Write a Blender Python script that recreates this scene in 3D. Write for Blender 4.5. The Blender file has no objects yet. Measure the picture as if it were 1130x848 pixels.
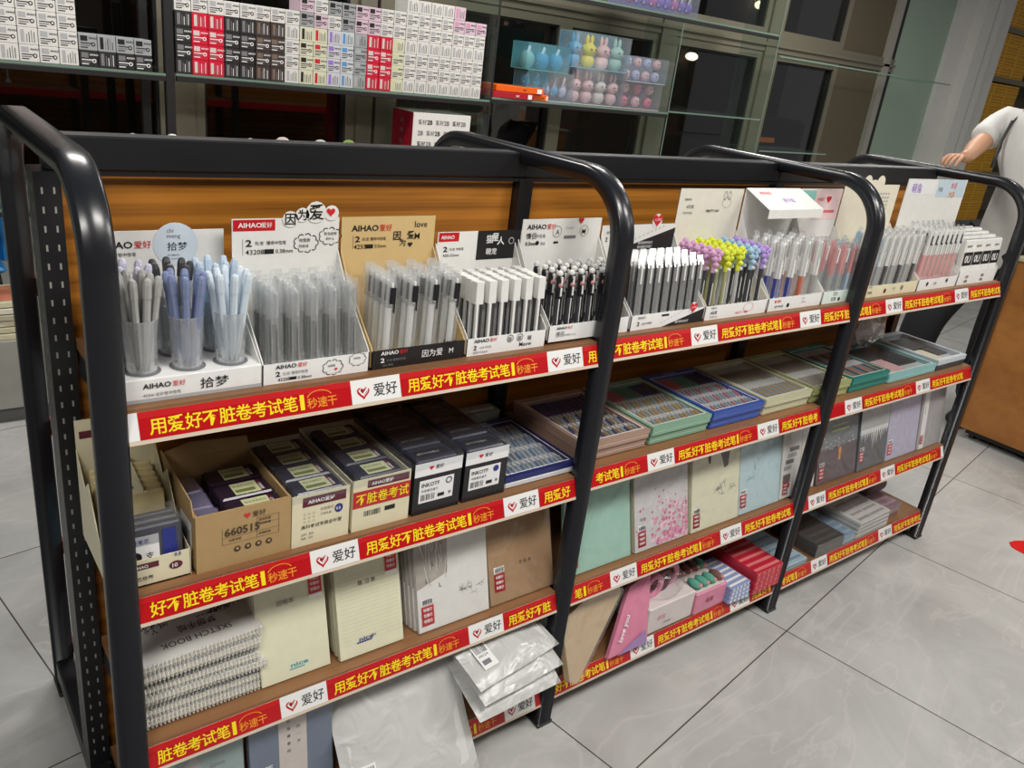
import bpy, math, random
from mathutils import Matrix, Vector, Euler
random.seed(7)
PI=math.pi
SC=bpy.context.scene
COL=SC.collection
def V(*a): return Vector(a)
def srgb(c):
    return tuple(((x/255)/12.92 if x/255<=0.04045 else ((x/255+0.055)/1.055)**2.4) for x in c)
# ------------------------------------------------------------------ materials
MATS={}
def nodemat(name):
    m=bpy.data.materials.new(name); m.use_nodes=True
    nt=m.node_tree; nt.nodes.clear()
    out=nt.nodes.new('ShaderNodeOutputMaterial')
    return m,nt,out
def mat(name,rgb,rough=.5,metal=0,spec=.5,vary=.06,scale=40,coat=0,emit=0):
    """plain coloured surface with a slight procedural mottling"""
    if name in MATS: return MATS[name]
    m,nt,out=nodemat(name)
    b=nt.nodes.new('ShaderNodeBsdfPrincipled')
    c=srgb(rgb)
    if vary:
        tc=nt.nodes.new('ShaderNodeTexCoord'); n=nt.nodes.new('ShaderNodeTexNoise'); n.inputs['Scale'].default_value=scale
        mr=nt.nodes.new('ShaderNodeMapRange'); mr.inputs['To Min'].default_value=1-vary; mr.inputs['To Max'].default_value=1+vary
        mx=nt.nodes.new('ShaderNodeVectorMath'); mx.operation='SCALE'; mx.inputs[0].default_value=c
        nt.links.new(tc.outputs['Object'],n.inputs['Vector']); nt.links.new(n.outputs['Fac'],mr.inputs['Value'])
        nt.links.new(mr.outputs['Result'],mx.inputs['Scale']); nt.links.new(mx.outputs['Vector'],b.inputs['Base Color'])
    else: b.inputs['Base Color'].default_value=(*c,1)
    b.inputs['Roughness'].default_value=rough; b.inputs['Metallic'].default_value=metal
    b.inputs['Specular IOR Level'].default_value=spec; b.inputs['Coat Weight'].default_value=coat
    if emit:
        b.inputs['Emission Color'].default_value=(*c,1); b.inputs['Emission Strength'].default_value=emit
    nt.links.new(b.outputs[0],out.inputs[0]); MATS[name]=m; return m
def film(name,rgb,clear=.8,rough=.15,milk=.0,bump=0,gl=.12):
    """thin clear plastic or glass: transparent + some diffuse body + gloss"""
    if name in MATS: return MATS[name]
    m,nt,out=nodemat(name); c=srgb(rgb)
    tr=nt.nodes.new('ShaderNodeBsdfTransparent'); tr.inputs[0].default_value=(*[.5+.5*x for x in c],1)
    df=nt.nodes.new('ShaderNodeBsdfDiffuse'); df.inputs[0].default_value=(*c,1)
    g=nt.nodes.new('ShaderNodeBsdfGlossy'); g.inputs['Roughness'].default_value=rough; g.inputs[0].default_value=(1,1,1,1)
    a=nt.nodes.new('ShaderNodeMixShader'); a.inputs[0].default_value=clear
    nt.links.new(df.outputs[0],a.inputs[1]); nt.links.new(tr.outputs[0],a.inputs[2])
    lw=nt.nodes.new('ShaderNodeLayerWeight'); lw.inputs[0].default_value=.5
    mr=nt.nodes.new('ShaderNodeMapRange'); mr.inputs['To Min'].default_value=gl*.35; mr.inputs['To Max'].default_value=min(1,gl*4)
    nt.links.new(lw.outputs['Facing'],mr.inputs['Value'])
    bq=nt.nodes.new('ShaderNodeMixShader'); nt.links.new(mr.outputs['Result'],bq.inputs[0])
    nt.links.new(a.outputs[0],bq.inputs[1]); nt.links.new(g.outputs[0],bq.inputs[2])
    if bump:
        tc=nt.nodes.new('ShaderNodeTexCoord'); n=nt.nodes.new('ShaderNodeTexNoise'); n.inputs['Scale'].default_value=bump; n.inputs['Distortion'].default_value=1.5
        bp=nt.nodes.new('ShaderNodeBump'); bp.inputs['Strength'].default_value=.6; bp.inputs['Distance'].default_value=.02
        nt.links.new(tc.outputs['Object'],n.inputs['Vector']); nt.links.new(n.outputs['Fac'],bp.inputs['Height'])
        nt.links.new(bp.outputs[0],g.inputs['Normal']); nt.links.new(bp.outputs[0],df.inputs['Normal'])
    nt.links.new(bq.outputs[0],out.inputs[0]); MATS[name]=m; return m
def wood(name,c1,c2,rough=.45,sx=1.2,sz=22,axis='Y'):
    m,nt,out=nodemat(name); b=nt.nodes.new('ShaderNodeBsdfPrincipled')
    g=nt.nodes.new('ShaderNodeNewGeometry'); mp=nt.nodes.new('ShaderNodeMapping'); mp.inputs['Scale'].default_value=(sx,sz*.7,sz)
    n=nt.nodes.new('ShaderNodeTexNoise'); n.inputs['Scale'].default_value=1.6; n.inputs['Detail'].default_value=5; n.inputs['Distortion'].default_value=.6
    w=nt.nodes.new('ShaderNodeTexWave'); w.wave_type='BANDS'; w.bands_direction='Z'; w.inputs['Scale'].default_value=.45; w.inputs['Distortion'].default_value=7; w.inputs['Detail'].default_value=3; w.inputs['Detail Scale'].default_value=.6
    nt.links.new(g.outputs['Position'],mp.inputs[0]); nt.links.new(mp.outputs[0],n.inputs['Vector']); nt.links.new(mp.outputs[0],w.inputs['Vector'])
    mix=nt.nodes.new('ShaderNodeMath'); mix.operation='MULTIPLY_ADD'; mix.inputs[1].default_value=.35
    fm=nt.nodes.new('ShaderNodeMapping'); fm.inputs['Scale'].default_value=(sx*2.2,sz*7,sz*9) ; fn=nt.nodes.new('ShaderNodeTexNoise'); fn.inputs['Scale'].default_value=1; fn.inputs['Detail'].default_value=3; fn.inputs['Distortion'].default_value=.8
    nt.links.new(g.outputs['Position'],fm.inputs[0]); nt.links.new(fm.outputs[0],fn.inputs['Vector']); fa=nt.nodes.new('ShaderNodeMath'); fa.operation='MULTIPLY_ADD'; fa.inputs[1].default_value=.9; fa.inputs[2].default_value=-.22; nt.links.new(fn.outputs['Fac'],fa.inputs[0]); fb=nt.nodes.new('ShaderNodeMath'); fb.operation='MULTIPLY_ADD'; fb.inputs[1].default_value=.55; nt.links.new(n.outputs['Fac'],fb.inputs[0]); nt.links.new(fa.outputs[0],fb.inputs[2])
    nt.links.new(w.outputs['Fac'],mix.inputs[0]); nt.links.new(fb.outputs[0],mix.inputs[2])
    r=nt.nodes.new('ShaderNodeValToRGB'); r.color_ramp.elements[0].position=.35; r.color_ramp.elements[1].position=.95
    r.color_ramp.elements[0].color=(*srgb(c1),1); r.color_ramp.elements[1].color=(*srgb(c2),1)
    nt.links.new(mix.outputs[0],r.inputs[0]); nt.links.new(r.outputs[0],b.inputs['Base Color']); b.inputs['Roughness'].default_value=rough
    nt.links.new(b.outputs[0],out.inputs[0]); MATS[name]=m; return m
def floormat():
    m,nt,out=nodemat('polished_grey_tile'); L=nt.links.new; N=nt.nodes.new
    b=N('ShaderNodeBsdfPrincipled'); g=N('ShaderNodeNewGeometry'); mp=N('ShaderNodeMapping'); mp.vector_type='TEXTURE'
    mp.inputs['Location'].default_value=(1.96,-.11,0); mp.inputs['Rotation'].default_value=(0,0,math.radians(9.5)); L(g.outputs['Position'],mp.inputs[0])
    br=N('ShaderNodeTexBrick'); br.offset=0; br.squash=1; br.inputs['Scale'].default_value=1; br.inputs['Mortar Size'].default_value=.0022
    br.inputs['Brick Width'].default_value=.905; br.inputs['Row Height'].default_value=.905; br.inputs['Mortar Smooth'].default_value=.1; br.inputs['Bias'].default_value=0
    br.inputs['Color1'].default_value=(1,1,1,1); br.inputs['Color2'].default_value=(.93,.93,.93,1); br.inputs['Mortar'].default_value=(.16,.15,.13,1)
    L(mp.outputs[0],br.inputs['Vector'])
    n=N('ShaderNodeTexNoise'); n.inputs['Scale'].default_value=2.2; n.inputs['Detail'].default_value=9; n.inputs['Roughness'].default_value=.62; n.inputs['Distortion'].default_value=1.1; L(mp.outputs[0],n.inputs['Vector'])
    r=N('ShaderNodeValToRGB'); r.color_ramp.elements[0].position=.3; r.color_ramp.elements[0].color=(*srgb((168,168,165)),1); r.color_ramp.elements[1].position=.72; r.color_ramp.elements[1].color=(*srgb((196,196,193)),1); L(n.outputs['Fac'],r.inputs[0])
    mp2=N('ShaderNodeMapping'); mp2.inputs['Rotation'].default_value=(0,0,.9); mp2.inputs['Scale'].default_value=(1,2.6,1); L(mp.outputs[0],mp2.inputs[0])
    v=N('ShaderNodeTexNoise'); v.inputs['Scale'].default_value=1.7; v.inputs['Detail'].default_value=6; v.inputs['Distortion'].default_value=1.6; L(mp2.outputs[0],v.inputs['Vector'])
    ab=N('ShaderNodeMath'); ab.operation='SUBTRACT'; ab.inputs[1].default_value=.5; L(v.outputs['Fac'],ab.inputs[0])
    a2=N('ShaderNodeMath'); a2.operation='ABSOLUTE'; L(ab.outputs[0],a2.inputs[0])
    mr=N('ShaderNodeMapRange'); mr.inputs['From Min'].default_value=0; mr.inputs['From Max'].default_value=.03; mr.inputs['To Min'].default_value=.3; mr.inputs['To Max'].default_value=0; L(a2.outputs[0],mr.inputs['Value'])
    mx=N('ShaderNodeMix'); mx.data_type='RGBA'; L(mr.outputs[0],mx.inputs[0]); L(r.outputs[0],mx.inputs[6]); mx.inputs[7].default_value=(*srgb((208,206,200)),1)
    ml=N('ShaderNodeMix'); ml.data_type='RGBA'; ml.blend_type='MULTIPLY'; ml.inputs[0].default_value=1; L(mx.outputs[2],ml.inputs[6]); L(br.outputs['Color'],ml.inputs[7])
    L(ml.outputs[2],b.inputs['Base Color']); b.inputs['Roughness'].default_value=.13; b.inputs['Specular IOR Level'].default_value=.45
    L(b.outputs[0],out.inputs[0]); return m
BLK=mat('black_powder_coated_steel',(25,26,29),.38,.0,.6,.03)
BLKG=mat('black_painted_tube',(26,28,33),.26,.0,.7,.03)
SLOTLIT=mat('slot_painted_backlight',(150,150,144),.6,vary=0)  # pale colour painted on the slots for the bright background behind them
WOOD=wood('orange_wood_panel',(128,77,18),(186,120,40),.42,1.0,16)
SHELFW=wood('orange_wood_shelf',(118,82,52),(146,104,68),.45,1.0,16)
CABW=wood('brown_wood_cabinet',(138,88,34),(168,110,52),.4,8,1.5)
WHITE=mat('white_card',(232,231,226),.5); WHT2=mat('glossy_white_card',(238,238,236),.3)
CREAM=mat('cream_card',(226,218,186),.5); IVORY=mat('ivory_paper',(222,220,192),.6)
KRAFT=mat('kraft_cardboard',(176,146,100),.75,vary=.08); KRAFTC=mat('tan_card',(214,184,128),.5)
RED=mat('print_red',(196,22,30),.35,vary=0); REDD=mat('print_deep_red',(150,20,40),.35,vary=0); REDL=mat('tag_red',(206,38,48),.4,vary=0)
MAROON=mat('print_maroon',(92,26,44),.4,vary=0)
YEL=mat('print_yellow',(250,222,30),.4,vary=0); ORG=mat('print_orange',(236,150,40),.4,vary=0)
INK=mat('print_black',(28,28,30),.45,vary=0); GREY=mat('print_grey',(120,120,122),.5,vary=0); LGREY=mat('print_light_grey',(176,178,180),.5,vary=0)
WPR=mat('print_white',(238,238,238),.4,vary=0); BLUEP=mat('print_blue',(40,50,130),.4,vary=0); PINKP=mat('print_pink',(226,110,120),.4,vary=0)
LIP=mat('clear_plastic_lip',(214,196,176),.25,vary=0)
STRIPR=mat('glossy_strip_red',(186,18,26),.22,vary=0,coat=.3); STRIPW=mat('glossy_strip_white',(235,235,233),.22,vary=0,coat=.3)
CLEAR=film('clear_plastic',(240,242,244),.86,.12,gl=.12); SLEEVE=film('milky_sleeve',(246,248,248),.80,.18,gl=.14)
SHRINK=film('shrink_wrap',(244,244,244),.965,.14,bump=9,gl=.045); LIDF=film('clear_lid',(236,238,242),.975,.05,gl=.035)
GLASS=film('shelf_glass',(222,236,230),.985,.03,gl=.05); GEDGE=mat('green_glass_edge',(116,140,126),.2,vary=0)
# ------------------------------------------------------------------ text
TXT={}
def glyphs(s,bold):
    k=(s,bold)
    if k in TXT: return TXT[k]
    c=bpy.data.curves.new('t','FONT'); c.body=s; c.resolution_u=2; c.offset=(.011 if ord(s[0])>0x2E80 else .022) if bold else .004
    o=bpy.data.objects.new('t',c); COL.objects.link(o); bpy.context.view_layer.update()
    me=o.evaluated_get(bpy.context.evaluated_depsgraph_get()).to_mesh()
    vs=[v.co.copy() for v in me.vertices]; fs=[tuple(p.vertices) for p in me.polygons]
    bpy.data.objects.remove(o); bpy.data.curves.remove(c)
    if not vs: vs=[V(0,0,0)]; fs=[]
    x0=min(v.x for v in vs); x1=max(v.x for v in vs); y0=min(v.y for v in vs); y1=max(v.y for v in vs)
    if s and all(ord(c)>0x2E80 for c in s) and s!='国':   # keep the character square, so short strokes stay short
        ref=glyphs('国',bold); y0=ref[4]; y1=y0+ref[3]; x0=min(x0,ref[5])
    vs=[V(v.x-x0,v.y-y0,0) for v in vs]
    TXT[k]=(vs,fs,x1-x0,y1-y0,y0,x0); return TXT[k]
class G:
    def __init__(s,M=None): s.v=[];s.f=[];s.m=[];s.mats=[];s.M=M
    def mi(s,m):
        if m not in s.mats: s.mats.append(m)
        return s.mats.index(m)
    def add(s,pts,faces,m):
        b=len(s.v); s.v+=[(s.M@Vector(p) if s.M else Vector(p)) for p in pts]; k=s.mi(m)
        for f in faces: s.f.append(tuple(b+i for i in f)); s.m.append(k)
    def poly(s,pts,m): s.add(pts,[tuple(range(len(pts)))],m)
    def box(s,x0,x1,y0,y1,z0,z1,m):
        p=[(x0,y0,z0),(x1,y0,z0),(x1,y1,z0),(x0,y1,z0),(x0,y0,z1),(x1,y0,z1),(x1,y1,z1),(x0,y1,z1)]
        s.add(p,[(0,3,2,1),(4,5,6,7),(0,1,5,4),(1,2,6,5),(2,3,7,6),(3,0,4,7)],m); return s
    def bbox(s,x0,x1,y0,y1,z0,z1,m,b=.002):
        """box with chamfered vertical and horizontal edges"""
        pts=[]; fs=[]
        for z,i in ((z0,b),(z0+b,0),(z1-b,0),(z1,b)):
            pts+=[(x0+i+b,y0+i,z),(x1-i-b,y0+i,z),(x1-i,y0+i+b,z),(x1-i,y1-i-b,z),(x1-i-b,y1-i,z),(x0+i+b,y1-i,z),(x0+i,y1-i-b,z),(x0+i,y0+i+b,z)]
        for r in range(3):
            for k in range(8): fs.append((r*8+k,r*8+(k+1)%8,r*8+8+(k+1)%8,r*8+8+k))
        fs.append(tuple(range(7,-1,-1))); fs.append(tuple(range(24,32)))
        s.add(pts,fs,m); return s
    def prism(s,poly,a0,a1,axis,m):
        """extrude a 2-D outline along an axis: 'x' poly=(y,z); 'y' poly=(x,z); 'z' poly=(x,y)"""
        n=len(poly)
        def P(a,q): return (a,q[0],q[1]) if axis=='x' else ((q[0],a,q[1]) if axis=='y' else (q[0],q[1],a))
        pts=[P(a0,q) for q in poly]+[P(a1,q) for q in poly]
        s.add(pts,[tuple(range(n)),tuple(range(2*n-1,n-1,-1))]+[(i,i+n,(i+1)%n+n,(i+1)%n) for i in range(n)],m); return s
    def lathe(s,prof,m,c=(0,0),n=10,cap=True,z=0):
        pts=[(c[0]+r*math.cos(2*PI*k/n),c[1]+r*math.sin(2*PI*k/n),z+h) for r,h in prof for k in range(n)]
        fs=[(i*n+k,i*n+(k+1)%n,(i+1)*n+(k+1)%n,(i+1)*n+k) for i in range(len(prof)-1) for k in range(n)]
        if cap: fs+=[tuple(range(n-1,-1,-1)),tuple((len(prof)-1)*n+k for k in range(n))]
        s.add(pts,fs,m); return s
    def ball(s,c,r,m,sz=1,n=10,sx=1,sy=1):
        pr=[(r*math.sin(PI*i/6)*1+1e-5,-r*sz*math.cos(PI*i/6)) for i in range(7)]
        pts=[(c[0]+sx*q*math.cos(2*PI*k/n),c[1]+sy*q*math.sin(2*PI*k/n),c[2]+h) for q,h in pr for k in range(n)]
        s.add(pts,[(i*n+k,i*n+(k+1)%n,(i+1)*n+(k+1)%n,(i+1)*n+k) for i in range(6) for k in range(n)],m); return s
    def tube(s,pts,r,m,n=8):
        pts=[Vector(p) for p in pts]; rings=[]
        for i,p in enumerate(pts):
            d=(pts[min(i+1,len(pts)-1)]-pts[max(i-1,0)]).normalized()
            a=d.cross(V(0,0,1)); a=a.normalized() if a.length>.01 else V(1,0,0); b=d.cross(a)
            rings+= [p+a*r*math.cos(2*PI*k/n)+b*r*math.sin(2*PI*k/n) for k in range(n)]
        fs=[(i*n+k,(i+1)*n+k,(i+1)*n+(k+1)%n,i*n+(k+1)%n) for i in range(len(pts)-1) for k in range(n)]
        fs+=[tuple(range(n)),tuple(len(rings)-1-k for k in range(n))]
        s.add(rings,fs,m); return s
    # prints on a flat face; fr=(origin, u, v) with outward normal u x v
    def P(s,fr,u,v,l): n=fr[1].cross(fr[2]); return fr[0]+fr[1]*u+fr[2]*v+n*l
    def rect(s,fr,u0,v0,u1,v1,m,l=.0005): s.poly([s.P(fr,u0,v0,l),s.P(fr,u1,v0,l),s.P(fr,u1,v1,l),s.P(fr,u0,v1,l)],m)
    def shp(s,fr,pts,m,l=.0008): s.poly([s.P(fr,a,b,l) for a,b in pts],m)
    def disc(s,fr,u,v,r,m,l=.0008,n=16,ry=None): s.shp(fr,[(u+r*math.cos(2*PI*k/n),v+(ry or r)*math.sin(2*PI*k/n)) for k in range(n)],m,l)
    def ring(s,fr,u,v,r,w,m,l=.0009,n=16,a0=0,a1=2*PI,ry=None):
        k=(ry or r)/r
        for i in range(n):
            t0=a0+(a1-a0)*i/n; t1=a0+(a1-a0)*(i+1)/n
            s.shp(fr,[(u+r*math.cos(t0),v+k*r*math.sin(t0)),(u+r*math.cos(t1),v+k*r*math.sin(t1)),(u+(r-w)*math.cos(t1),v+k*(r-w)*math.sin(t1)),(u+(r-w)*math.cos(t0),v+k*(r-w)*math.sin(t0))],m,l)
    def heart(s,fr,u,v,r,m,l=.0009):
        pts=[]
        for k in range(20):
            t=2*PI*k/20; pts.append((u+r*math.sin(t)**3,v+r*(13*math.cos(t)-5*math.cos(2*t)-2*math.cos(3*t)-math.cos(4*t))/16))
        s.shp(fr,pts,m,l)
    def text(s,fr,t,u,v,h,m,bold=False,maxw=None,align='l',l=.0010,sx=1):
        vs,fs,w,hh=glyphs(t,bold)[:4]
        if not fs: return 0
        k=h/hh; kx=k*sx
        if maxw and w*kx>maxw: kx=maxw/w
        if align=='c': u-=w*kx/2
        if align=='r': u-=w*kx
        s.add([s.P(fr,u+p.x*kx,v+p.y*k,l) for p in vs],fs,m); return w*kx
    def line(s,fr,u0,v0,u1,v1,w,m,l=.0008):
        d=Vector((u1-u0,v1-v0)); 
        if d.length<1e-6: return
        d.normalize(); a,b=-d.y*w/2,d.x*w/2
        s.shp(fr,[(u0-a,v0-b),(u1-a,v1-b),(u1+a,v1+b),(u0+a,v0+b)],m,l)
    def bars(s,fr,u,v,w,h,m,n=14,l=.0009,rnd=None):
        rnd=rnd or random.Random(int(u*9999)); x=u
        while x<u+w:
            t=w/n*rnd.uniform(.3,.9); s.rect(fr,x,v,min(x+t,u+w),v+h,m,l); x+=t+w/n*rnd.uniform(.4,1)
    def build(s,name,parent=None,loc=None,smooth=False):
        me=bpy.data.meshes.new(name); me.from_pydata([tuple(p) for p in s.v],[],s.f)
        for m in s.mats: me.materials.append(m)
        me.polygons.foreach_set('material_index',s.m)
        if smooth: me.polygons.foreach_set('use_smooth',[True]*len(s.f))
        me.update(); o=bpy.data.objects.new(name,me); COL.objects.link(o)
        if parent: o.parent=parent
        if loc: o.location=loc
        return o
def fr(o,u,v): return (Vector(o),Vector(u),Vector(v))
def front(x,y,z): return fr((x,y,z),(1,0,0),(0,0,1))   # faces -y
def top(x,y,z): return fr((x,y,z),(1,0,0),(0,1,0))
def thing(name,label,cat,loc=(0,0,0),rot=(0,0,0),group=None):
    o=bpy.data.objects.new(name,None); o.empty_display_size=.03; COL.objects.link(o); o.location=loc; o.rotation_euler=rot
    tag(o,label,cat,group); return o
def tag(o,label,cat,group=None,kind=None):
    if label: o['label']=label
    if cat: o['category']=cat
    if group: o['group']=group
    if kind: o['kind']=kind
    return o
def struct(o): o['kind']='structure'; return o
def copy_tree(o,loc=None,rot=None,label=None,group=None,parent=None):
    c=o.copy(); COL.objects.link(c); c.parent=parent
    if loc is not None: c.location=loc
    if rot is not None: c.rotation_euler=rot
    if label: c['label']=label
    if group: c['group']=group
    for ch in list(o.children):
        d=ch.copy(); COL.objects.link(d); d.parent=c
        for e in list(ch.children):
            h=e.copy(); COL.objects.link(h); h.parent=d
    return c
class Kind:
    """first use places the prototype, later uses copy it"""
    def __init__(s,fn): s.fn=fn; s.o=None
    def put(s,loc,rot,label,group):
        if s.o is None:
            s.o=s.fn(); o=s.o; o.location=loc; o.rotation_euler=rot; o['label']=label; o['group']=group; return o
        return copy_tree(s.o,loc,rot,label,group)
# ------------------------------------------------------------------ room
D=.37; H=1.43
g=G(); g.box(-4,12,-4,6,-.1,0,floormat()); struct(g.build('floor'))
WALLM=mat('dim_plaster',(196,196,188),.7); WHC=mat('white_painted_column',(212,212,206),.5)
FRM=mat('greige_window_frame',(122,116,100),.45,.2); DKF=mat('dark_window_gasket',(28,28,28),.5)
BRN=mat('brown_window_panel',(92,82,64),.6); GRN=mat('pale_green_board',(150,170,152),.35)
PANE=film('night_window_glass',(16,14,12),.6,.02,gl=.10)
g=G(); g.box(-1.5,8.0,2.93,3.1,0,.9,WALLM); g.box(-1.5,9.0,2.93,3.1,2.9,3.2,WALLM); struct(g.build('wall_back'))
def window(n,x0,x1,z0,z1,inner=None):
    g=G(); w=.05
    g.box(x0,x0+w,2.86,2.94,z0,z1,FRM); g.box(x1-w,x1,2.86,2.94,z0,z1,FRM); g.box(x0+w,x1-w,2.86,2.94,z0,z0+w,FRM); g.box(x0+w,x1-w,2.86,2.94,z1-w,z1,FRM)
    for a,b in ((x0+w,x0+w+.012),(x1-w-.012,x1-w)): g.box(a,b,2.872,2.93,z0+w,z1-w,DKF)
    g.box(x0+w,x1-w,2.872,2.93,z1-w-.012,z1-w,DKF)
    o=struct(g.build('window_%d'%n))
    p=G(); p.box(x0+w,x1-w,2.905,2.911,z0+w,z1-w,PANE); p.build('pane',o)
    return o
xs=[(-1.4,.92),(1.02,1.84),(2.03,3.2),(3.2,4.0),(4.14,5.1),(5.24,6.1)]
for i,(a,b) in enumerate(xs):
    window(i+1,a,b,.9,1.885)
for i,(a,b) in enumerate(((-1.4,.92),(1.02,2.03),(2.03,4.0),(4.14,5.1),(5.24,6.1))):
    window(i+7,a,b,1.99,2.9)
g=G()
for a,b in ((.92,1.02),(1.84,1.93),(1.95,2.03),(4.0,4.14),(5.1,5.24)): g.box(a,b,2.84,2.96,.9,2.9,FRM)
g.box(-1.4,6.9,2.85,2.95,1.885,1.99,FRM); g.box(-1.4,6.9,2.83,2.95,1.925,1.945,FRM)
struct(g.build('trim_1'))
g=G(); g.box(6.1,6.72,2.87,2.95,.9,2.9,BRN); g.box(6.72,6.8,2.83,2.97,.9,2.9,mat('pale_metal_edge',(170,166,156),.35,.3)); g.box(6.8,6.9,2.86,2.97,.9,2.9,DKF); struct(g.build('wall_panel'))
g=G(); g.box(6.9,7.72,2.88,2.95,.9,2.9,GRN); g.box(7.72,8.0,2.84,2.97,.9,2.9,WHC)
struct(g.build('wall_board'))
g=G(); g.box(8.0,8.34,2.74,3.05,0,3.2,WHC); g.box(8.34,8.72,2.82,3.05,0,3.2,WHC); g.box(8.2,8.215,2.735,2.75,0,3.2,LGREY); struct(g.build('wall_column'))
g=G(); g.box(8.72,12,3.75,3.9,0,3.2,WALLM); struct(g.build('wall_right'))
g=G(); g.box(-1.6,9,5.4,5.5,0,3.4,mat('dark_street_wall',(40,30,22),.8,vary=.5,scale=1.2)); struct(g.build('wall_street'))
# marble window bench
MARB=mat('grey_marble_bench',(150,150,142),.4,vary=.18,scale=9)
g=G(); g.box(-1.4,7.9,2.37,2.85,.07,.355,MARB); g.box(-1.4,7.9,2.40,2.85,0,.07,mat('grey_plinth',(96,96,94),.5)); struct(g.build('trim_2'))
# made-up glowing shapes behind the panes, in place of lights reflected in the glass
LMP=mat('added_white_glow',(255,240,200),.5,vary=0,emit=30); LMO=mat('amber_glow',(255,150,40),.5,vary=0,emit=1.6); LMR=mat('red_glow',(230,40,30),.5,vary=0,emit=1.5)
for i,(x,z,r,m,lb) in enumerate(((5.55,1.78,.06,LMP,'added white glow beyond the middle window'),(7.1,1.86,.07,LMP,'added white glow behind the window next to the brown panel'),(6.7,1.74,.03,LMO,'small added amber glow low behind the window next to the brown panel'),(8.1,2.5,.08,LMP,'added round glow high behind the upper window'),(5.0,1.95,.035,LMO,'small added amber glow beyond the window with the metal frame'))):
    g=G(); g.ball((0,0,0),r,m,.6); g.lathe([(.012,-z),(.012,-r*.5)],BLK); o=g.build('added_glow',loc=(x,5.3,z)); tag(o,lb,'added glow')
t=thing('added_van','added dark van shape with a glowing amber panel outside the glass','van',(7.3,4.7,0))  # made-up van, added to carry an amber glow behind the panes
g=G(); g.bbox(-.9,.9,-.3,.5,.35,1.35,mat('dark_van_paint',(36,34,34),.3),.05); g.build('body',t)
g=G(); g.box(-.1,.32,-.32,-.305,1.1,1.15,LMO); g.build('glow_panel',t)
for a in (-.55,.55):
    g=G(); g.M=Matrix.Translation((a,-.3,.3))@Matrix.Rotation(PI/2,4,'X'); g.lathe([(.3,0),(.3,.1),(.2,.11)],BLK,n=16); g.build('wheel',t)
# ------------------------------------------------------------------ shop display rack
rack=thing('display_rack','long double-sided wooden shop rack with curved black steel end frames and red price strips','display rack',(0,0,0))
def side_frame(X):
    w=.0225; d=.036; R=.15; path=[]   # outer outline (y,z), then inner
    def outline(off):
        r=R-off; y0=-.02+off; y1=.76-off; zt=H+.012-off
        pts=[(y0,0)]
        for k in range(17): a=PI-PI/2*k/16; pts.append((y0+r+r*math.cos(a),zt-r+r*math.sin(a)))
        for k in range(17): a=PI/2-PI/2*k/16; pts.append((y1-r+r*math.cos(a),zt-r+r*math.sin(a)))
        pts.append((y1,0)); return pts
    e=.005
    rings=[[(X-w+e,*p) for p in outline(0)],[(X+w-e,*p) for p in outline(0)],[(X+w,*p) for p in outline(e)],[(X+w,*p) for p in outline(d-e)],[(X+w-e,*p) for p in outline(d)],[(X-w+e,*p) for p in outline(d)],[(X-w,*p) for p in outline(d-e)],[(X-w,*p) for p in outline(e)]]
    n=len(rings[0]); pts=[p for r in rings for p in r]; fs=[]
    for a in range(8):
        b=(a+1)%8
        for k in range(n-1): fs.append((a*n+k,b*n+k,b*n+k+1,a*n+k+1))
    fs.append(tuple(a*n for a in range(8))); fs.append(tuple(a*n+n-1 for a in range(7,-1,-1)))
    g=G(); g.add(pts,fs,BLKG)
    o=g.build('side_frame',rack,smooth=True)
    b=G(); b.bbox(X-.02,X+.02,.016,.724,.03,.085,BLK,.004); b.bbox(X-.025,X+.025,-.022,.06,0,.012,BLK,.003); b.bbox(X-.025,X+.025,.68,.762,0,.012,BLK,.003); b.build('base_beam',rack)
for X in range(4): side_frame(float(X))
for X in range(4):
    g=G(); g.box(X-.02,X+.02,.335,.405,.085,1.372,BLK)
    z=.12
    while z<1.36:
        for fy,s in ((.335,1),(.405,-1)):
            for dx in (-.009,.009):
                q=fr((X+dx,fy,z),(1,0,0),(0,0,1)) if s==1 else fr((X+dx,fy,z),(-1,0,0),(0,0,1))
                g.rect(q,-.0016,0,.0016,.011,SLOTLIT if X==0 else DKF,.0004)
        q=fr((X-.02,.37,z),(0,-1,0),(0,0,1))
        for dy in (-.018,.012): g.rect(q,dy-.003,0,dy+.003,.014,SLOTLIT if X==0 else DKF,.0004)
        z+=.032
    g.build('upright',rack)
for b in range(3):
    g=G(); g.box(b+.022,b+.978,.36,.38,.10,1.372,WOOD); g.build('back_panel',rack)
    g=G(); g.bbox(b+.0,b+1.0,.345,.395,1.372,1.43,BLK,.003); g.box(b+.02,b+.98,.338,.345,1.365,1.372,BLK); g.build('top_rail',rack)
ZT=[[1.077,1.083,1.083],[.744,.756,.756],[.4212,.423,.423],[.119,.1268,.1268]]
PH=[.388,.322,.268,-.035]; PER=.448
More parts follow.
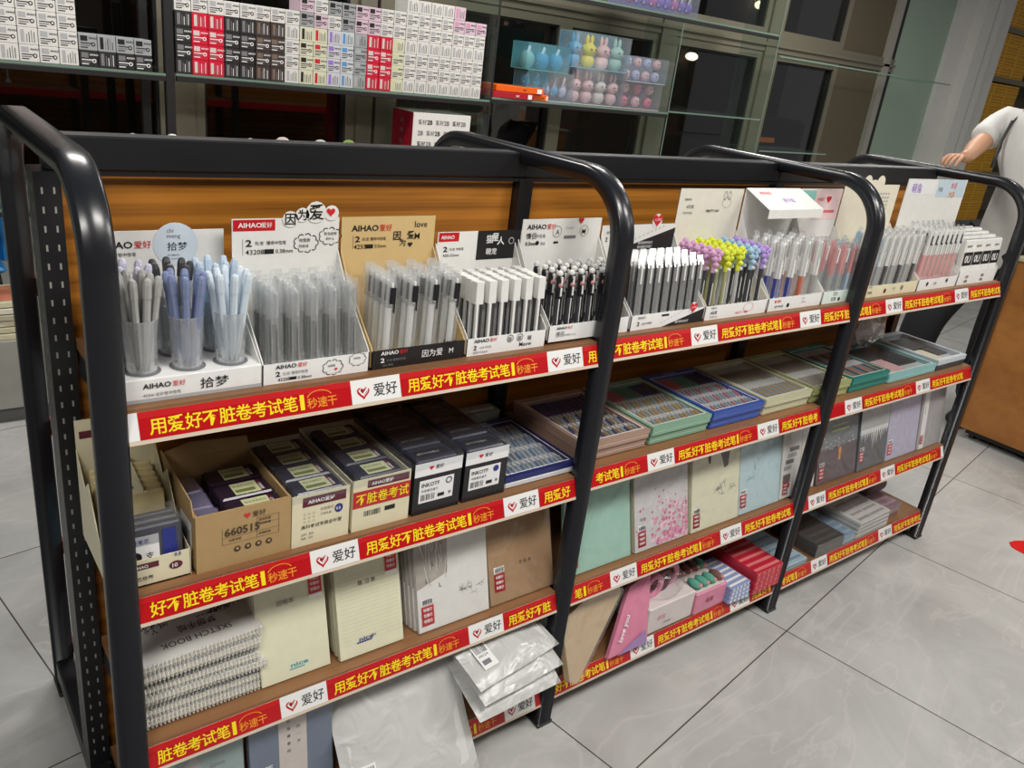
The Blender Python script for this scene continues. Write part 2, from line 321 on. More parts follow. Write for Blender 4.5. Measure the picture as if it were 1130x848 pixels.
def strip(parent,X0,X1,zt,ph,s):
    """tilted label holder with the repeating red slogan and white logo inserts"""
    hh=.0443; v=Vector((0,.015,.0417)).normalized(); f=(Vector((X0,-.0155,zt-.0417)),V(1,0,0),v)
    g=G(); L=X1-X0
    g.prism([(0,zt),(-.0008,zt),(-.0155,zt-.0417),(-.017,zt-.046),(-.013,zt-.047),(0,zt-.043)],X0,X1,'x',LIP)
    k=-2
    while True:
        a=ph+k*PER-X0; k+=1
        if a>L: break
        # white insert a..a+.098, red insert a+.098..a+PER
        u0,u1=max(a,0),min(a+.098,L)
        if u1-u0>.004:
            g.rect(f,u0,.002,u1,.0445,STRIPW,.0006)
            if a>=0 and a+.03<L:
                g.heart(f,a+.023,.021,.0125,RED,.0010)
                g.heart(f,a+.0235,.0225,.0085,STRIPW,.0013)
                g.heart(f,a+.0238,.0232,.0068,REDD,.0016)
                g.line(f,a+.014,.026,a+.021,.017,.0028,WPR,.0019); g.line(f,a+.0205,.0165,a+.034,.031,.0028,WPR,.0019)
            for j,c in enumerate('爱好'):
                uu=a+.043+j*.0245
                if uu>=0 and uu+.023<L: g.text(f,c,uu,.011,.022,INK,False,l=.0013)
        u0,u1=max(a+.0985,0),min(a+PER-.0005,L)
        if u1-u0>.004:
            g.rect(f,u0,.002,u1,.0445,STRIPR,.0006); g.rect(f,u0,.0345,u1,.0445,RED,.0008)
            b=a+.113
            for j,c in enumerate('用爱好不脏卷考试笔'):
                uu=b+j*.0262
                if uu>=0 and uu+.024<L: g.text(f,c,uu,.0075,.0245,YEL,True,l=.0012)
            uu=b+9*.0262+.004
            if uu>=0 and uu+.08<L:
                g.text(f,'1',uu,.0075,.026,YEL,True,l=.0012,sx=1.5); g.shp(f,[(uu-.002,.024),(uu+.005,.0335),(uu+.005,.0275)],YEL,.0014); 
                for j,c in enumerate('秒速干'): g.text(f,c,uu+.0125+j*.0185,.008,.017,ORG,True,l=.0012)
                g.ring(f,uu+.036,.024,.024,.0022,ORG,.0012,10,.35,2.9,ry=.014)
    return g.build('price_strip',parent)
for s in range(4):
    for b in range(3):
        zt=ZT[s][b]; zb=zt+.006
        g=G(); g.box(b+.0225,b+.9775,.0,.335,zb-.02,zb,SHELFW)
        g.box(b+.0225,b+.9775,.32,.334,zb-.045,zb-.02,BLK)
        # side brackets
        for xx in (b+.0225,b+.9745): g.prism([(.01,zb-.02),(.335,zb-.02),(.335,zb-.07),(.03,zb-.035)],xx,xx+.003,'x',BLK)
        sh=g.build('shelf',rack)
        strip(sh,b+.0225,b+.9775,zt,PH[s],s)
        # the other face of the rack
        g=G(); g.box(b+.0225,b+.9775,.406,.74,zb-.02,zb,SHELFW); g.box(b+.0225,b+.9775,.741,.748,zb-.045,zb,RED); g.build('shelf',rack)
def ZB(s,x): return ZT[s][min(2,max(0,int(x)))]+.0062
g=G(); g.box(-4,12,-3.8,-3.7,0,3.2,mat('unseen_shop_wall',(92,84,76),.7,vary=.5,scale=1.5)); struct(g.build('wall_front'))  # unseen wall behind the camera, added to darken the window reflections
# ------------------------------------------------------------------ top shelf: pen displays
def rgbm(n,c,r=.4,v=0,**k): return mat(n,c,r,vary=v,**k)
PB=dict(
 white=rgbm('pen_white',(226,226,222),.35), clearw=film('pen_clear_body',(226,228,230),.74,.15,gl=.14), black=rgbm('pen_black',(30,30,34),.35), dgrey=rgbm('pen_dark_grey',(66,66,70),.35),
 grey=rgbm('pen_grey',(176,178,176),.35), silver=rgbm('pen_warm_grey',(168,168,164),.35), lilac=rgbm('pen_pale_lilac',(206,204,220),.35), navy=rgbm('pen_slate_blue',(122,134,170),.35),
 sky=rgbm('pen_pale_blue',(188,206,224),.35), pale=rgbm('pen_ice_blue',(208,220,230),.35), pink=rgbm('pen_pink',(224,160,160),.4), rose=rgbm('pen_rose',(206,140,140),.4),
 mauve=rgbm('pen_mauve',(208,160,196),.5), lime=rgbm('pen_lime',(214,222,60),.5), blue=rgbm('pen_blue',(58,66,150),.4), dsky=rgbm('pen_sky_blue',(160,194,216),.5),olive=rgbm('pen_olive_barrel',(158,160,116),.45), violet=rgbm('pen_violet',(178,150,214),.5), orange=rgbm('pen_orange',(214,110,74),.4), tip=rgbm('pen_metal_tip',(170,170,172),.25,metal=.8))
def gel_pen(body,cap,clip=None,refill=None,L=.145,r=.005,capL=.05,sleeve=None,head=None,stripe=None,flat=False,n=8):
    """pen standing on its tip, clip to the front"""
    t=thing('gel_pen',None,'pen')
    g=G(); g.lathe([(.0012,0),(r*.7,.012),(r,.02),(r,L-capL)],body,n=n)
    if stripe: q=front(-.0012,-r*.98,.03); g.rect(q,0,0,.0024,.055,stripe,.0003)
    g.build('barrel',t,smooth=False)
    g=G(); rc=r*1.16
    if flat: g.bbox(-rc,rc,-rc,rc,L-capL,L,cap,.001)
    else: g.lathe([(rc,L-capL),(rc,L-.008),(rc*.75,L-.002),(rc*.4,L)],cap,n=n)
    g.build('cap',t)
    if clip: g=G(); g.bbox(-.0022,.0022,-rc-.003,-rc-.0005,L-.045,L-.004,clip,.0006); g.box(-.0022,.0022,-rc-.001,-rc+.002,L-.009,L-.004,clip); g.build('clip',t)
    if refill: g=G(); g.lathe([(r*.3,.008),(r*.84,.02),(r*.84,L-capL-.012)],refill,n=6); o=g.build('refill',t)
    if head: head(t,L,r)
    if sleeve:
        w=.0105; g=G(); q=.0075
        g.add([(-w,0,-.001),(w,0,-.001),(w,-q,.02),(-w,-q,.02),(w,-q,L-.01),(-w,-q,L-.01),(w,0,L+.012),(-w,0,L+.012),(w,q,L-.01),(-w,q,L-.01),(w,q,.02),(-w,q,.02)],[(0,1,2,3),(3,2,4,5),(5,4,6,7),(9,8,10,11),(11,10,1,0),(7,6,8,9)],sleeve); g.build('sleeve',t)
    return t
def display(name,label,x0,x1,zb,d,hz,body,frontm,th=.036,wing=.19,art=None,header=None,hx=None,lean=.02,hm=None,group='pen display boxes along the top shelf'):
    """counter display carton: tray, sloping side wings, rear header"""
    t=thing(name,label,'display box',((x0+x1)/2,.018,zb),(0,0,0),group); w=(x1-x0)/2-.0015; c=(x0+x1)/2
    g=G(); g.box(-w,w,0,.0015,0,th,frontm); g.box(-w,w,.0015,d,0,.004,body); g.box(-w,w,d-.0015,d,0,hz-zb,body) if hx is None else g.box(-w,w,d-.0015,d,0,th,body)
    f=front(-w,0,0)
    if art: art(g,f,2*w,th)
    g.build('tray',t)
    for s in (-1,1):
        g=G(); x=s*(w-.0008); g.prism([(0,.0),(d,.0),(d,wing),(d*.75,wing*.72),(.004,th+.006),(0,th)],x-.0008,x+.0008,'x',body); g.build('side_wing',t)
    a,b=(-w,w) if hx is None else (hx[0]-c,hx[1]-c)
    g=G(); g.M=Matrix.Translation((0,d,0))@Matrix.Rotation(-lean,4,'X'); hh=hz-zb; g.box(a,b,-.0018,0,0 if hx is None else th,hh,hm or body)
    if header: header(g,front(a,-.0018,0),b-a,hh)
    g.build('header',t)
    return t
def logo(g,f,u,v,h,c1=INK,c2=REDL,cn='爱好'):
    w=g.text(f,'AIHAO',u,v,h,c1,True,sx=1.15); g.text(f,cn,u+w+.002,v-h*.05,h*1.05,c2,l=.0012); return w+.03
def cloud(g,f,u,v,r,m=INK,bg=None):
    if bg: g.disc(f,u,v,r*1.2,bg,.0008,ry=r*.85)
    for k in range(9):
        a=2*PI*k/9; g.ring(f,u+r*math.cos(a),v+r*.66*math.sin(a),r*.34,r*.08,m,.001,6,a-1.3,a+1.3)
def row_pens(kinds,x0,x1,y0,y1,z,nx,ny,lean,label,group,yaw=0,jit=.0015):
    for j in range(ny):
        for i in range(nx):
            k=kinds(i,j) if callable(kinds) else kinds
            x=x0+(x1-x0)*(i+.5)/nx+random.uniform(-jit,jit); y=y0+(y1-y0)*((j+.5)/ny)
            lb=label(i,j) if callable(label) else label
            k.put((x,y,z),(-lean+random.uniform(-.01,.01),yaw,0),lb,group)
Z0,Z1,Z2=ZB(0,.5)+.0002,ZB(0,1.5)+.0002,ZB(0,2.5)+.0002
# --- A: cup display with the round moon header
def A_art(g,f,w,h):
    g.rect(f,0,0,w,.006,LGREY,.0004); logo(g,f,.03,.022,.0085); g.text(f,'43206·全针管中性笔',.03,.009,.006,GREY,maxw=.07); g.text(f,'拾梦',.115,.011,.017,INK,sx=1.2)
BLUEM=mat('pale_blue_moon_print',(206,218,228),.5)
def A_head(g,f,w,h):
    cu=w*.63; cv=h-.024; pts=[(cu+.036*math.cos(PI*(1-k/12)),.036*math.sin(PI*(1-k/12))) for k in range(13)]
    pp=[f[0]+f[1]*a+f[2]*(cv+b) for a,b in pts]; pq=[p+V(0,.0018,0) for p in pp]
    g.add(pp+pq,[tuple(range(13)),tuple(range(25,12,-1))]+[(i,i+13,i+14,i+1) for i in range(12)],BLUEM)
    g.disc(f,cu,cv,.036,BLUEM,.0006,28)
    g.text(f,'chi',cu-.014,cv+.02,.007,GREY); g.text(f,'meng',cu-.014,cv+.009,.007,GREY); g.text(f,'拾梦',cu-.014,cv-.01,.0135,INK,sx=1.1); g.text(f,'SHI MENG',cu-.014,cv-.019,.003,GREY); g.text(f,'for dream',cu-.014,cv-.025,.003,GREY)
    logo(g,f,.012,h-.028,.0115); g.text(f,'43206·全针管中性笔',.012,h-.041,.0065,INK,maxw=.07); g.disc(f,.035,h-.055,.0065,GREY); g.disc(f,.035,h-.055,.0058,WHITE,.001); g.text(f,'黑',.0315,h-.059,.007,INK,l=.0013); g.rect(f,.012,h-.068,.085,h-.0675,GREY)
t=thing('cup_display_box','white display box with a round pale blue moon header, holding six cups of pens','display box',(.13,.018,Z0),(0,0,0),'pen display boxes along the top shelf')
g=G(); w=.107; g.bbox(-w,w,0,.165,0,.038,WHT2,.001); A_art(g,front(-w,-.0002,0),2*w,.036)
cups=[(-.068,.035),(0,.035),(.068,.035),(-.068,.1),(0,.1),(.068,.1)]
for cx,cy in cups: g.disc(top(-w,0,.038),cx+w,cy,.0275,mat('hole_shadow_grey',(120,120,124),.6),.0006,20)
g.build('tray',t)
g=G(); g.M=Matrix.Translation((0,.175,0)); g.box(-w,w,-.0018,0,0,.222,WHITE); A_head(g,front(-w,-.0018,0),2*w,.222); g.build('header',t)
for s in (-1,1):
    g=G(); x=s*(w-.0008); g.prism([(0,.036),(.172,.036),(.172,.17),(.12,.13)],x-.0008,x+.0008,'x',WHITE); g.build('side_wing',t)
def mk_cup():
    t=thing('pen_cup',None,'cup'); g=G(); g.lathe([(.0225,0),(.0262,.085),(.0252,.085),(.0215,.002)],CLEAR,n=20,cap=False); g.lathe([(.0225,0),(.0225,.002)],CLEAR,n=20); g.build('tumbler',t)
    g=G(); g.lathe([(.0268,.083),(.0268,.0855),(.0255,.0855)],CLEAR,n=20,cap=False); g.build('rim',t); return t
KC=Kind(mk_cup)
kA={}
for nm,(a,b) in dict(silver=('silver','silver'),lilac=('lilac','lilac'),navy=('navy','navy'),dgrey=('grey','dgrey'),sky=('dsky','sky'),pale=('pale','pale')).items():
    kA[nm]=Kind(lambda a=a,b=b: gel_pen(PB[a],PB[b],None,None,L=.15,r=.0058,capL=.03,n=8))
cn=['silver','navy','pale','lilac','dgrey','sky']; cw=['warm grey','slate blue','ice blue','pale lilac','smoky grey','sky blue']
for k,(cx,cy) in enumerate(cups):
    X,Y=.13+cx,.018+cy
    KC.put((X,Y,Z0+.0388),(0,0,0),'clear plastic cup of %s pens in the moon display box'%cw[k],'clear cups in the moon display box')
    n=8 if cy<.06 else 7
    for i in range(n):
        a=2*PI*i/n+.3+k; rr=.0125 if i else .002; tl=.11+.05*random.random()
        kA[cn[k]].put((X+rr*math.cos(a)*.8,Y+rr*math.sin(a)*.8,Z0+.0415),Euler((tl*-math.sin(a)*1.0,tl*math.cos(a),0)),'%s pen standing with others in a clear cup, moon display box'%cw[k],'%s pens in the clear cups'%cw[k])
# --- B
def B_art(g,f,w,h):
    logo(g,f,.022,.026,.0075); g.text(f,'2',.022,.013,.009,INK,True,sx=1.4); g.text(f,'元/支 懂得中性笔',.034,.014,.006,GREY,maxw=.045); g.text(f,'43208',.026,.004,.006,INK); g.rect(f,.047,.004,.059,.0095,INK); g.text(f,'0.38mm',.061,.004,.0055,INK)
    cloud(g,f,.125,.017,.015); g.text(f,'他是我',.116,.018,.004,INK); g.heart(f,.131,.013,.003,REDL); cloud(g,f,.172,.026,.013); g.text(f,'你是我',.164,.026,.004,INK)
def B_head(g,f,w,h):
    g.rect(f,.002,h-.021,.075,h-.002,RED,.0006); g.text(f,'AIHAO',.01,h-.0155,.0085,WPR,True,sx=1.15); g.text(f,'爱好',.05,h-.016,.009,WPR)
    g.rect(f,.018,h-.063,.0187,h-.035,GREY); g.text(f,'2',.023,h-.048,.012,INK,True,sx=1.4); g.text(f,'元/支  懂得中性笔',.039,h-.046,.007,INK,maxw=.056)
    g.text(f,'43208',.023,h-.062,.0085,INK,sx=1.1); g.rect(f,.056,h-.062,.073,h-.0535,INK); g.text(f,'0.38mm',.076,h-.061,.007,INK)
    # die-cut title standing over the top edge
    u=.092
    for c,s,dv in (('因',.02,-.012),('为',.018,-.004),('爱',.027,-.004)):
        g.disc(f,u+s*.5,h+dv+s*.5,s*.72,WHITE,.0016,12); g.text(f,c,u,h+dv,s,INK,True,l=.0024); u+=s+.003
    g.disc(f,u+.013,h+.008,.014,WHITE,.0018,12); g.heart(f,u+.011,h+.01,.0085,REDL,.0024)
    cloud(g,f,.132,h-.045,.018); g.text(f,'他是我',.119,h-.043,.0062,INK); g.text(f,'的前桌',.119,h-.053,.0055,INK); cloud(g,f,.178,h-.034,.017); g.text(f,'我也是他',.166,h-.032,.0055,INK); g.text(f,'的什么',.17,h-.041,.005,INK)
display('pen_display_box','white display box of clear pens, header with red logo tab and two cloud bubbles',.237,.435,Z0,.14,1.33,WHITE,WHT2,art=B_art,header=B_head,lean=0)
SLV2=film('thin_milky_sleeve',(246,248,248),.88,.18,gl=.12); PB['clearb']=film('pen_frosted_body',(226,228,230),.84,.15,gl=.12)
kB=Kind(lambda: gel_pen(PB['clearb'],PB['clearw'],PB['clearw'],PB['dgrey'],L=.15,r=.0058,capL=.045,sleeve=SLV2,stripe=INK))
row_pens(kB,.25,.425,.02,.125,Z0+.0045,5,4,.07,'clear pen with a dark refill in a milky sleeve, in the cloud bubble display box','clear pens in the cloud bubble display box')
# --- C
def C_art(g,f,w,h):
    logo(g,f,.018,.026,.0075,WPR,REDL); g.text(f,'2',.018,.012,.009,WPR,True,sx=1.4); g.text(f,'元/支 懂得中性笔',.03,.013,.005,GREY,maxw=.045); g.text(f,'4255 黑色',.022,.004,.005,GREY)
    g.text(f,'因为爱',.105,.012,.014,WPR); g.text(f,'love',.15,.03,.013,INK,True,l=.002); g.text(f,'M',.165,.014,.01,WPR)
def C_head(g,f,w,h):
    logo(g,f,.02,h-.027,.0115); g.rect(f,.024,h-.06,.0247,h-.035,INK); g.text(f,'2',.028,h-.047,.011,INK,True,sx=1.4); g.text(f,'元/支 懂得中性笔',.042,h-.045,.0065,INK,maxw=.05); g.text(f,'4255',.026,h-.06,.0085,INK,sx=1.1); g.rect(f,.05,h-.06,.066,h-.052,INK); g.text(f,'0.5mm',.069,h-.059,.0065,INK)
    g.text(f,'因',.108,h-.046,.017,INK,True); g.text(f,'为',.122,h-.058,.014,INK,True); g.text(f,'爱',.138,h-.045,.016,INK,True); g.text(f,'M',.155,h-.045,.012,INK); g.text(f,'love',.154,h-.022,.012,INK); g.heart(f,.146,h-.055,.0055,INK)
KBK=mat('black_card',(30,27,28),.45)
display('pen_display_box','tan display box with a black front tray and love lettering, full of clipped pens',.437,.64,Z0,.14,1.33,KRAFTC,KBK,art=C_art,header=C_head,lean=0)
kC=Kind(lambda: gel_pen(PB['clearw'],PB['white'],PB['black'],PB['silver'],L=.15,r=.006,capL=.04,sleeve=SLEEVE))
def Cclip(t,L,r):
    g=G(); g.bbox(-.004,.007,-r-.006,-r-.001,L-.042,L-.012,PB['black'],.0008); g.box(.004,.006,-r-.006,-r-.003,L-.058,L-.042,PB['black']); g.build('clip_block',t)
kC=Kind(lambda: gel_pen(PB['white'],PB['clearw'],PB['white'],None,L=.155,r=.006,capL=.05,sleeve=SLEEVE,head=Cclip))
row_pens(kC,.45,.63,.02,.125,Z0+.0045,4,5,.07,'white pen with a square black clip in the tan display box','black clip pens in the tan display box',yaw=.06)
# --- D
def D_art(g,f,w,h):
    logo(g,f,.016,.026,.0075); g.text(f,'2',.016,.012,.009,INK,True,sx=1.4); g.text(f,'元/支 中性笔',.03,.013,.005,GREY); g.text(f,'4255 0.5mm',.016,.004,.005,GREY)
    for k in range(2): g.ring(f,.105+k*.025,.027,.008,.0012,INK); g.text(f,'猫',.1+k*.025,.022,.008,INK)
    g.text(f,'Meow',.13,.007,.009,INK); g.text(f,'萌',.15,.018,.01,INK)
def D_head(g,f,w,h):
    g.rect(f,.002,h-.019,.05,h-.001,RED,.0006); g.text(f,'AIHAO',.007,h-.014,.0075,WPR,True); g.text(f,'2',.014,h-.04,.011,INK,True,sx=1.4); g.text(f,'元/支 中性笔',.028,h-.038,.006,INK); g.text(f,'4255 0.5mm',.014,h-.05,.0055,INK)
    g.rect(f,w*.46,h-.06,w-.001,h+.001,INK,.0006)
    u=w*.46+.022
    for c,dv in (('猫',.004),('星',.008),('人',.0)): g.text(f,c,u,h-.03+dv,.017,WPR,True); u+=.0145
    g.text(f,'萌宠',w*.46+.024,h-.05,.013,WPR,True); g.disc(f,w*.88,h-.022,.007,WPR); g.disc(f,w*.88,h-.022,.006,INK,.001); g.rect(f,w*.8,h-.042,w*.95,h-.037,WPR)
display('pen_display_box','white display box of square white capped pens, its header half black with white lettering',.643,.845,Z0,.14,1.296,WHITE,WHT2,art=D_art,header=D_head,lean=0,hx=(.648,.857))
kD=Kind(lambda: gel_pen(PB['dgrey'],PB['white'],None,None,L=.142,r=.0075,capL=.045,stripe=PB['white'],flat=True))
def Dhalf(): 
    t=gel_pen(PB['dgrey'],PB['white'],None,None,L=.142,r=.0078,capL=.045,flat=True)
    g=G(); g.bbox(-.0072,-.001,-.0092,-.002,.004,.098,PB['white'],.0008); g.build('grip',t); return t
kD=Kind(Dhalf)
row_pens(kD,.656,.836,.018,.12,Z0+.0045,6,5,.05,'pen with a square white cap and half black barrel in the half black header box','square white capped pens')
# --- E
def E_art(g,f,w,h):
    logo(g,f,.02,.026,.006); g.text(f,'情侣',.02,.01,.011,GREY); g.ring(f,.15,.022,.012,.0012,GREY); g.text(f,'M',.146,.018,.008,INK); g.text(f,'中性笔 0.5mm',.045,.01,.005,GREY)
def E_head(g,f,w,h):
    logo(g,f,.012,h-.022,.011); g.text(f,'情侣',.012,h-.043,.013,INK); g.text(f,'中性笔',.04,h-.041,.008,GREY); g.text(f,'0.5mm',.012,h-.057,.0085,INK,True); g.disc(f,.045,h-.052,.005,INK); g.text(f,'黑色',.054,h-.057,.0065,GREY)
    g.ring(f,.098,h-.028,.013,.0012,GREY); g.text(f,'A',.094,h-.035,.011,INK); g.rect(f,.092,h-.055,.105,h-.05,INK); g.rect(f,.12,h-.045,.155,h-.038,GREY); g.text(f,'Couple',.122,h-.025,.008,LGREY)
    g.ring(f,.178,h-.028,.013,.0012,mat('print_olive',(150,160,80),.5)); g.text(f,'M',.172,h-.035,.011,INK); g.heart(f,.165,h-.004,.008,REDL,.0016)
display('pen_display_box','white display box behind the first inner post, of black pens with small face tops',.849,1.088,Z1,.14,1.318,WHITE,WHT2,art=E_art,header=E_head,lean=0,hx=(.859,1.088))
def Ehead(t,L,r):
    g=G(); g.ball((0,0,L+.002),.0068,PB['white']); g.ball((0,-.0055,L-.022),.0055,PB['rose'],n=8); g.ball((0,-.008,L-.024),.003,PB['dgrey'],n=6); g.build('topper',t)
kE=Kind(lambda: gel_pen(PB['dgrey'],PB['black'],PB['white'],None,L=.136,r=.0058,capL=.05,stripe=PB['white'],head=Ehead))
row_pens(kE,.862,1.078,.018,.12,Z1+.0045,7,4,.06,'black pen with a round white top in the box behind the first inner post','black pens with face tops')
# --- F  diagonal black and white with red heart
def F_art(g,f,w,h):
    g.shp(f,[(w*.42,0),(w,0),(w,h*.95)],KBK,.0006); g.text(f,'AIHAO',.02,.026,.006,GREY,True); g.text(f,'2',.02,.01,.01,INK,True,sx=1.3); g.text(f,'元/支 中性笔',.034,.011,.006,INK); g.rect(f,w*.4,.026,w*.5,.031,INK)
    for k in range(8): g.line(f,.1+k*.011,.01+k*.0035,.104+k*.011,.0125+k*.0035,.001,GREY)
    g.text(f,'遇见更好的自己',w*.6,.005,.006,WPR); g.disc(f,w*.83,h+.003,.014,WPR,.0010); g.heart(f,w*.83,h+.004,.014,REDL,.0018); g.text(f,'LOVE',w*.83-.008,h+.002,.005,WPR,l=.0024)
def F_head(g,f,w,h):
    g.shp(f,[(w*.2,h-.062),(w,h-.062),(w,h-.01)],KBK,.0006); g.text(f,'AIHAO',.015,h-.02,.007,GREY,True); g.text(f,'2',.015,h-.038,.01,INK,True); g.text(f,'元/支 中性笔',.03,h-.037,.006,INK); g.rect(f,.07,h-.022,.09,h-.016,INK)
    for k in range(9): g.line(f,.1+k*.013,h-.04+k*.004,.104+k*.013,h-.036+k*.004,.0014,GREY)
    for k in range(2): g.text(f,'遇见更好的自己',w*.5,h-.048-k*.01,.0065,WPR)
    g.disc(f,w*.72,h+.008,.017,WHITE,.0010); g.heart(f,w*.72,h+.01,.0165,REDL,.0018); g.text(f,'LOVE',w*.72-.009,h+.008,.006,WPR,l=.0024)
display('pen_display_box','white display box with black diagonal corners and red heart cutouts',1.092,1.345,Z1,.14,1.30,WHITE,WHT2,art=F_art,header=F_head,lean=.0)
def Fpen():
    t=gel_pen(PB['grey'],PB['dgrey'],PB['white'],None,L=.145,r=.0062,capL=.13,sleeve=SLEEVE); return t
kF=Kind(Fpen)
row_pens(kF,1.102,1.335,.018,.12,Z1+.0045,8,4,.08,'dark grey sleeved pen in the display box with the diagonal black corner','dark grey pens behind the red heart')
# --- G  soft animal tops
def G_art(g,f,w,h):
    g.text(f,'AIHAO',.02,.028,.005,GREY,True); g.text(f,'4元/支',.02,.014,.009,INK,True); g.text(f,'中性笔 0.5mm',.02,.005,.005,GREY); g.ring(f,.17,.022,.02,.0012,PINKP,.0010,16,ry=.012); g.text(f,'PRETTY TIME',.12,.007,.006,PINKP)
def G_head(g,f,w,h):
    g.text(f,'AIHAO',.02,h-.03,.006,GREY,True); g.text(f,'4元/支',.03,h-.05,.01,GREY,True); g.text(f,'情书中性笔',.022,h-.064,.006,GREY); g.ring(f,.185,h-.035,.018,.001,GREY,.0010,14,ry=.014)
    g.ring(f,.175,h-.018,.006,.001,GREY,ry=.012); g.ring(f,.192,h-.018,.006,.001,GREY,ry=.012); g.text(f,'PRETTY DAY',.11,h-.06,.0065,INK,True)
display('pen_display_box','white display box with a bunny outline header, full of pens topped by pastel flowers',1.349,1.6,Z1,.15,1.384,mat('warm_white_card',(230,225,212),.5),WHT2,art=G_art,header=G_head,lean=0)
def Ghead(m):
    def f(t,L,r):
        g=G(); 
        for a in range(5): g.ball((.012*math.cos(a*2*PI/5+.3),-.003,L+.004+.011*math.sin(a*2*PI/5+.3)),.0082,m,n=7)
        g.ball((0,-.008,L+.004),.0045,m,n=7); g.ball((0,-.005,L-.02),.008,m,.8,n=8); g.ball((.001,-.008,L-.034),.0045,PB['white'],n=6); g.build('topper',t)
    return f
kG=[Kind(lambda a=a,b=b: gel_pen(PB[b],PB[a],None,None,L=.15,r=.0056,capL=.04,head=Ghead(PB[a]),stripe=PB['white'])) for a,b in (('mauve','dgrey'),('lime','olive'),('lime','grey'),('dsky','dgrey'),('violet','dgrey'))]
gn=['mauve','lime yellow','bright yellow','sky blue','violet']
for j in range(5):
    for i in range(5):
        kG[i].put((1.375+i*.049+random.uniform(-.002,.002),.034+j*.025,Z1+.0045),(-.06,0,random.uniform(-.2,.2)),'pen with a %s flower top in the bunny header display box'%gn[i],'%s flower top pens'%gn[i])
# --- H tall box with folded lid
def H_art(g,f,w,h):
    g.heart(f,.03,.026,.005,REDL); g.text(f,'爱好',.038,.022,.008,REDL); g.text(f,'速干中性笔',.03,.008,.007,INK); g.disc(f,.09,.012,.006,INK); g.text(f,'黑色',.15,.024,.005,GREY); g.text(f,'0.5mm',.15,.014,.005,GREY)
display('pen_display_box','tall white display box with a folded over lid, of pens with blue and orange barrels',1.604,1.853,Z1,.15,1.385,WHITE,WHT2,art=H_art,wing=.24,lean=0)
t=[o for o in COL.objects if o.get('label','').startswith('tall white display box with a folded')][0]
g=G(); g.M=Matrix.Translation((0,.148,1.385-Z1)); w_=.122
g.prism([(0,0),(0,.0015),(-.085,-.0385),(-.085,-.04)],-w_,w_,'x',WHITE)
f=fr((-w_,-.085,-.0385),(1,0,0),V(0,.085,.04).normalized()); g.text(f,'AIHAO',.03,.065,.012,PINKP,True); g.text(f,'速干笔',.1,.03,.016,PB['violet'],True); g.box(-w_,w_,-.0865,-.085,-.062,-.0385,WHITE); g.build('folded_lid',t)
kH=[Kind(lambda b=b: gel_pen(b,PB['white'],PB['grey'],None,L=.175,r=.0078,capL=.095,sleeve=SLEEVE)) for b in (PB['blue'],PB['blue'],PB['orange'],PB['silver'])]
hn=['blue','deep blue','orange','grey']
for j in range(4):
    for i in range(4):
        kH[i].put((1.64+i*.057,.03+j*.03,Z1+.0045),(-.08,.05,0),'white capped pen with a %s lower barrel under the folded lid'%hn[i],'%s pens under the folded lid'%hn[i])
# --- I teal and pink header
TEAL=mat('teal_print',(140,200,190),.5); PNK2=mat('pale_pink_card',(244,214,214),.5); PALT=mat('pale_teal_card',(222,236,228),.5)
def I_art(g,f,w,h): g.rect(f,0,0,w*.6,h,PALT,.0005); g.text(f,'芝士',.05,.022,.011,INK,True); g.text(f,'抹茶',.045,.006,.011,INK,True); g.disc(f,.085,.01,.006,INK)
def I_head(g,f,w,h): g.rect(f,w*.02,h-.075,w*.36,h-.005,TEAL,.0006); g.rect(f,w*.37,h-.09,w,h-.002,PNK2,.0006); g.text(f,'夏日',w*.06,h-.035,.016,INK,True,l=.0014); g.heart(f,w*.7,h-.03,.012,REDL,.0014); g.text(f,'SWEET',w*.42,h-.035,.009,PINKP,True,l=.0014); g.rect(f,w*.42,h-.07,w*.9,h-.062,PINKP,.0012)
display('pen_display_box','display box with teal and pink header and pale teal front, of pink pens',1.857,2.07,Z1,.15,1.386,WHITE,WHITE,art=I_art,header=I_head,lean=0)
kI=[Kind(lambda b=b,c=c: gel_pen(PB[b],PB[c],PB['white'],None,L=.155,r=.0068,capL=.08,sleeve=SLEEVE)) for b,c in (('silver','rose'),('grey','pink'),('sky','pink'),('dsky','sky'))]
inn=['rose','pink','pink and blue','sky blue']
for j in range(3):
    for i in range(4):
        kI[i].put((1.89+i*.049,.03+j*.035,Z1+.0045),(-.08,.12,0),'%s sleeved pen in the teal and pink header box'%inn[i],'%s pens in the teal and pink box'%inn[i])
# --- K cream with ears
def K_art(g,f,w,h): g.text(f,'AIHAO',.02,.03,.005,GREY,True); g.text(f,'中性笔',.02,.012,.008,INK); g.disc(f,.12,.016,.007,MAROON); g.disc(f,.22,.02,.008,GREY); g.text(f,'小熊',.16,.016,.008,GREY)
def K_head(g,f,w,h):
    for a in (.38,.62):
        g.disc(f,w*a,h+.004,.024,MATS['warm_cream_card'],.0004,18); 
    g.disc(f,w*.5,h-.03,.045,MATS['warm_cream_card'],.0008,20); g.disc(f,w*.42,h-.03,.005,GREY,.0014); g.disc(f,w*.58,h-.03,.005,GREY,.0014)
    for r in range(5):
        for c in range(4): g.rect(f,w*.66+c*.016,h-.03-r*.012,w*.66+c*.016+.009,h-.025-r*.012,LGREY,.0012)
display('pen_display_box','cream display box with a bear shaped header, of grey sleeved pens',2.074,2.393,Z2,.15,1.4,mat('warm_cream_card',(234,226,206),.5),CREAM,art=K_art,header=K_head,lean=0)
kK=[Kind(lambda b=b,c=c: gel_pen(PB[b],PB[c],PB['grey'],None,L=.18,r=.0068,capL=.095,sleeve=SLEEVE,stripe=PB['white'])) for b,c in (('dsky','dsky'),('dgrey','white'),('grey','white'))]
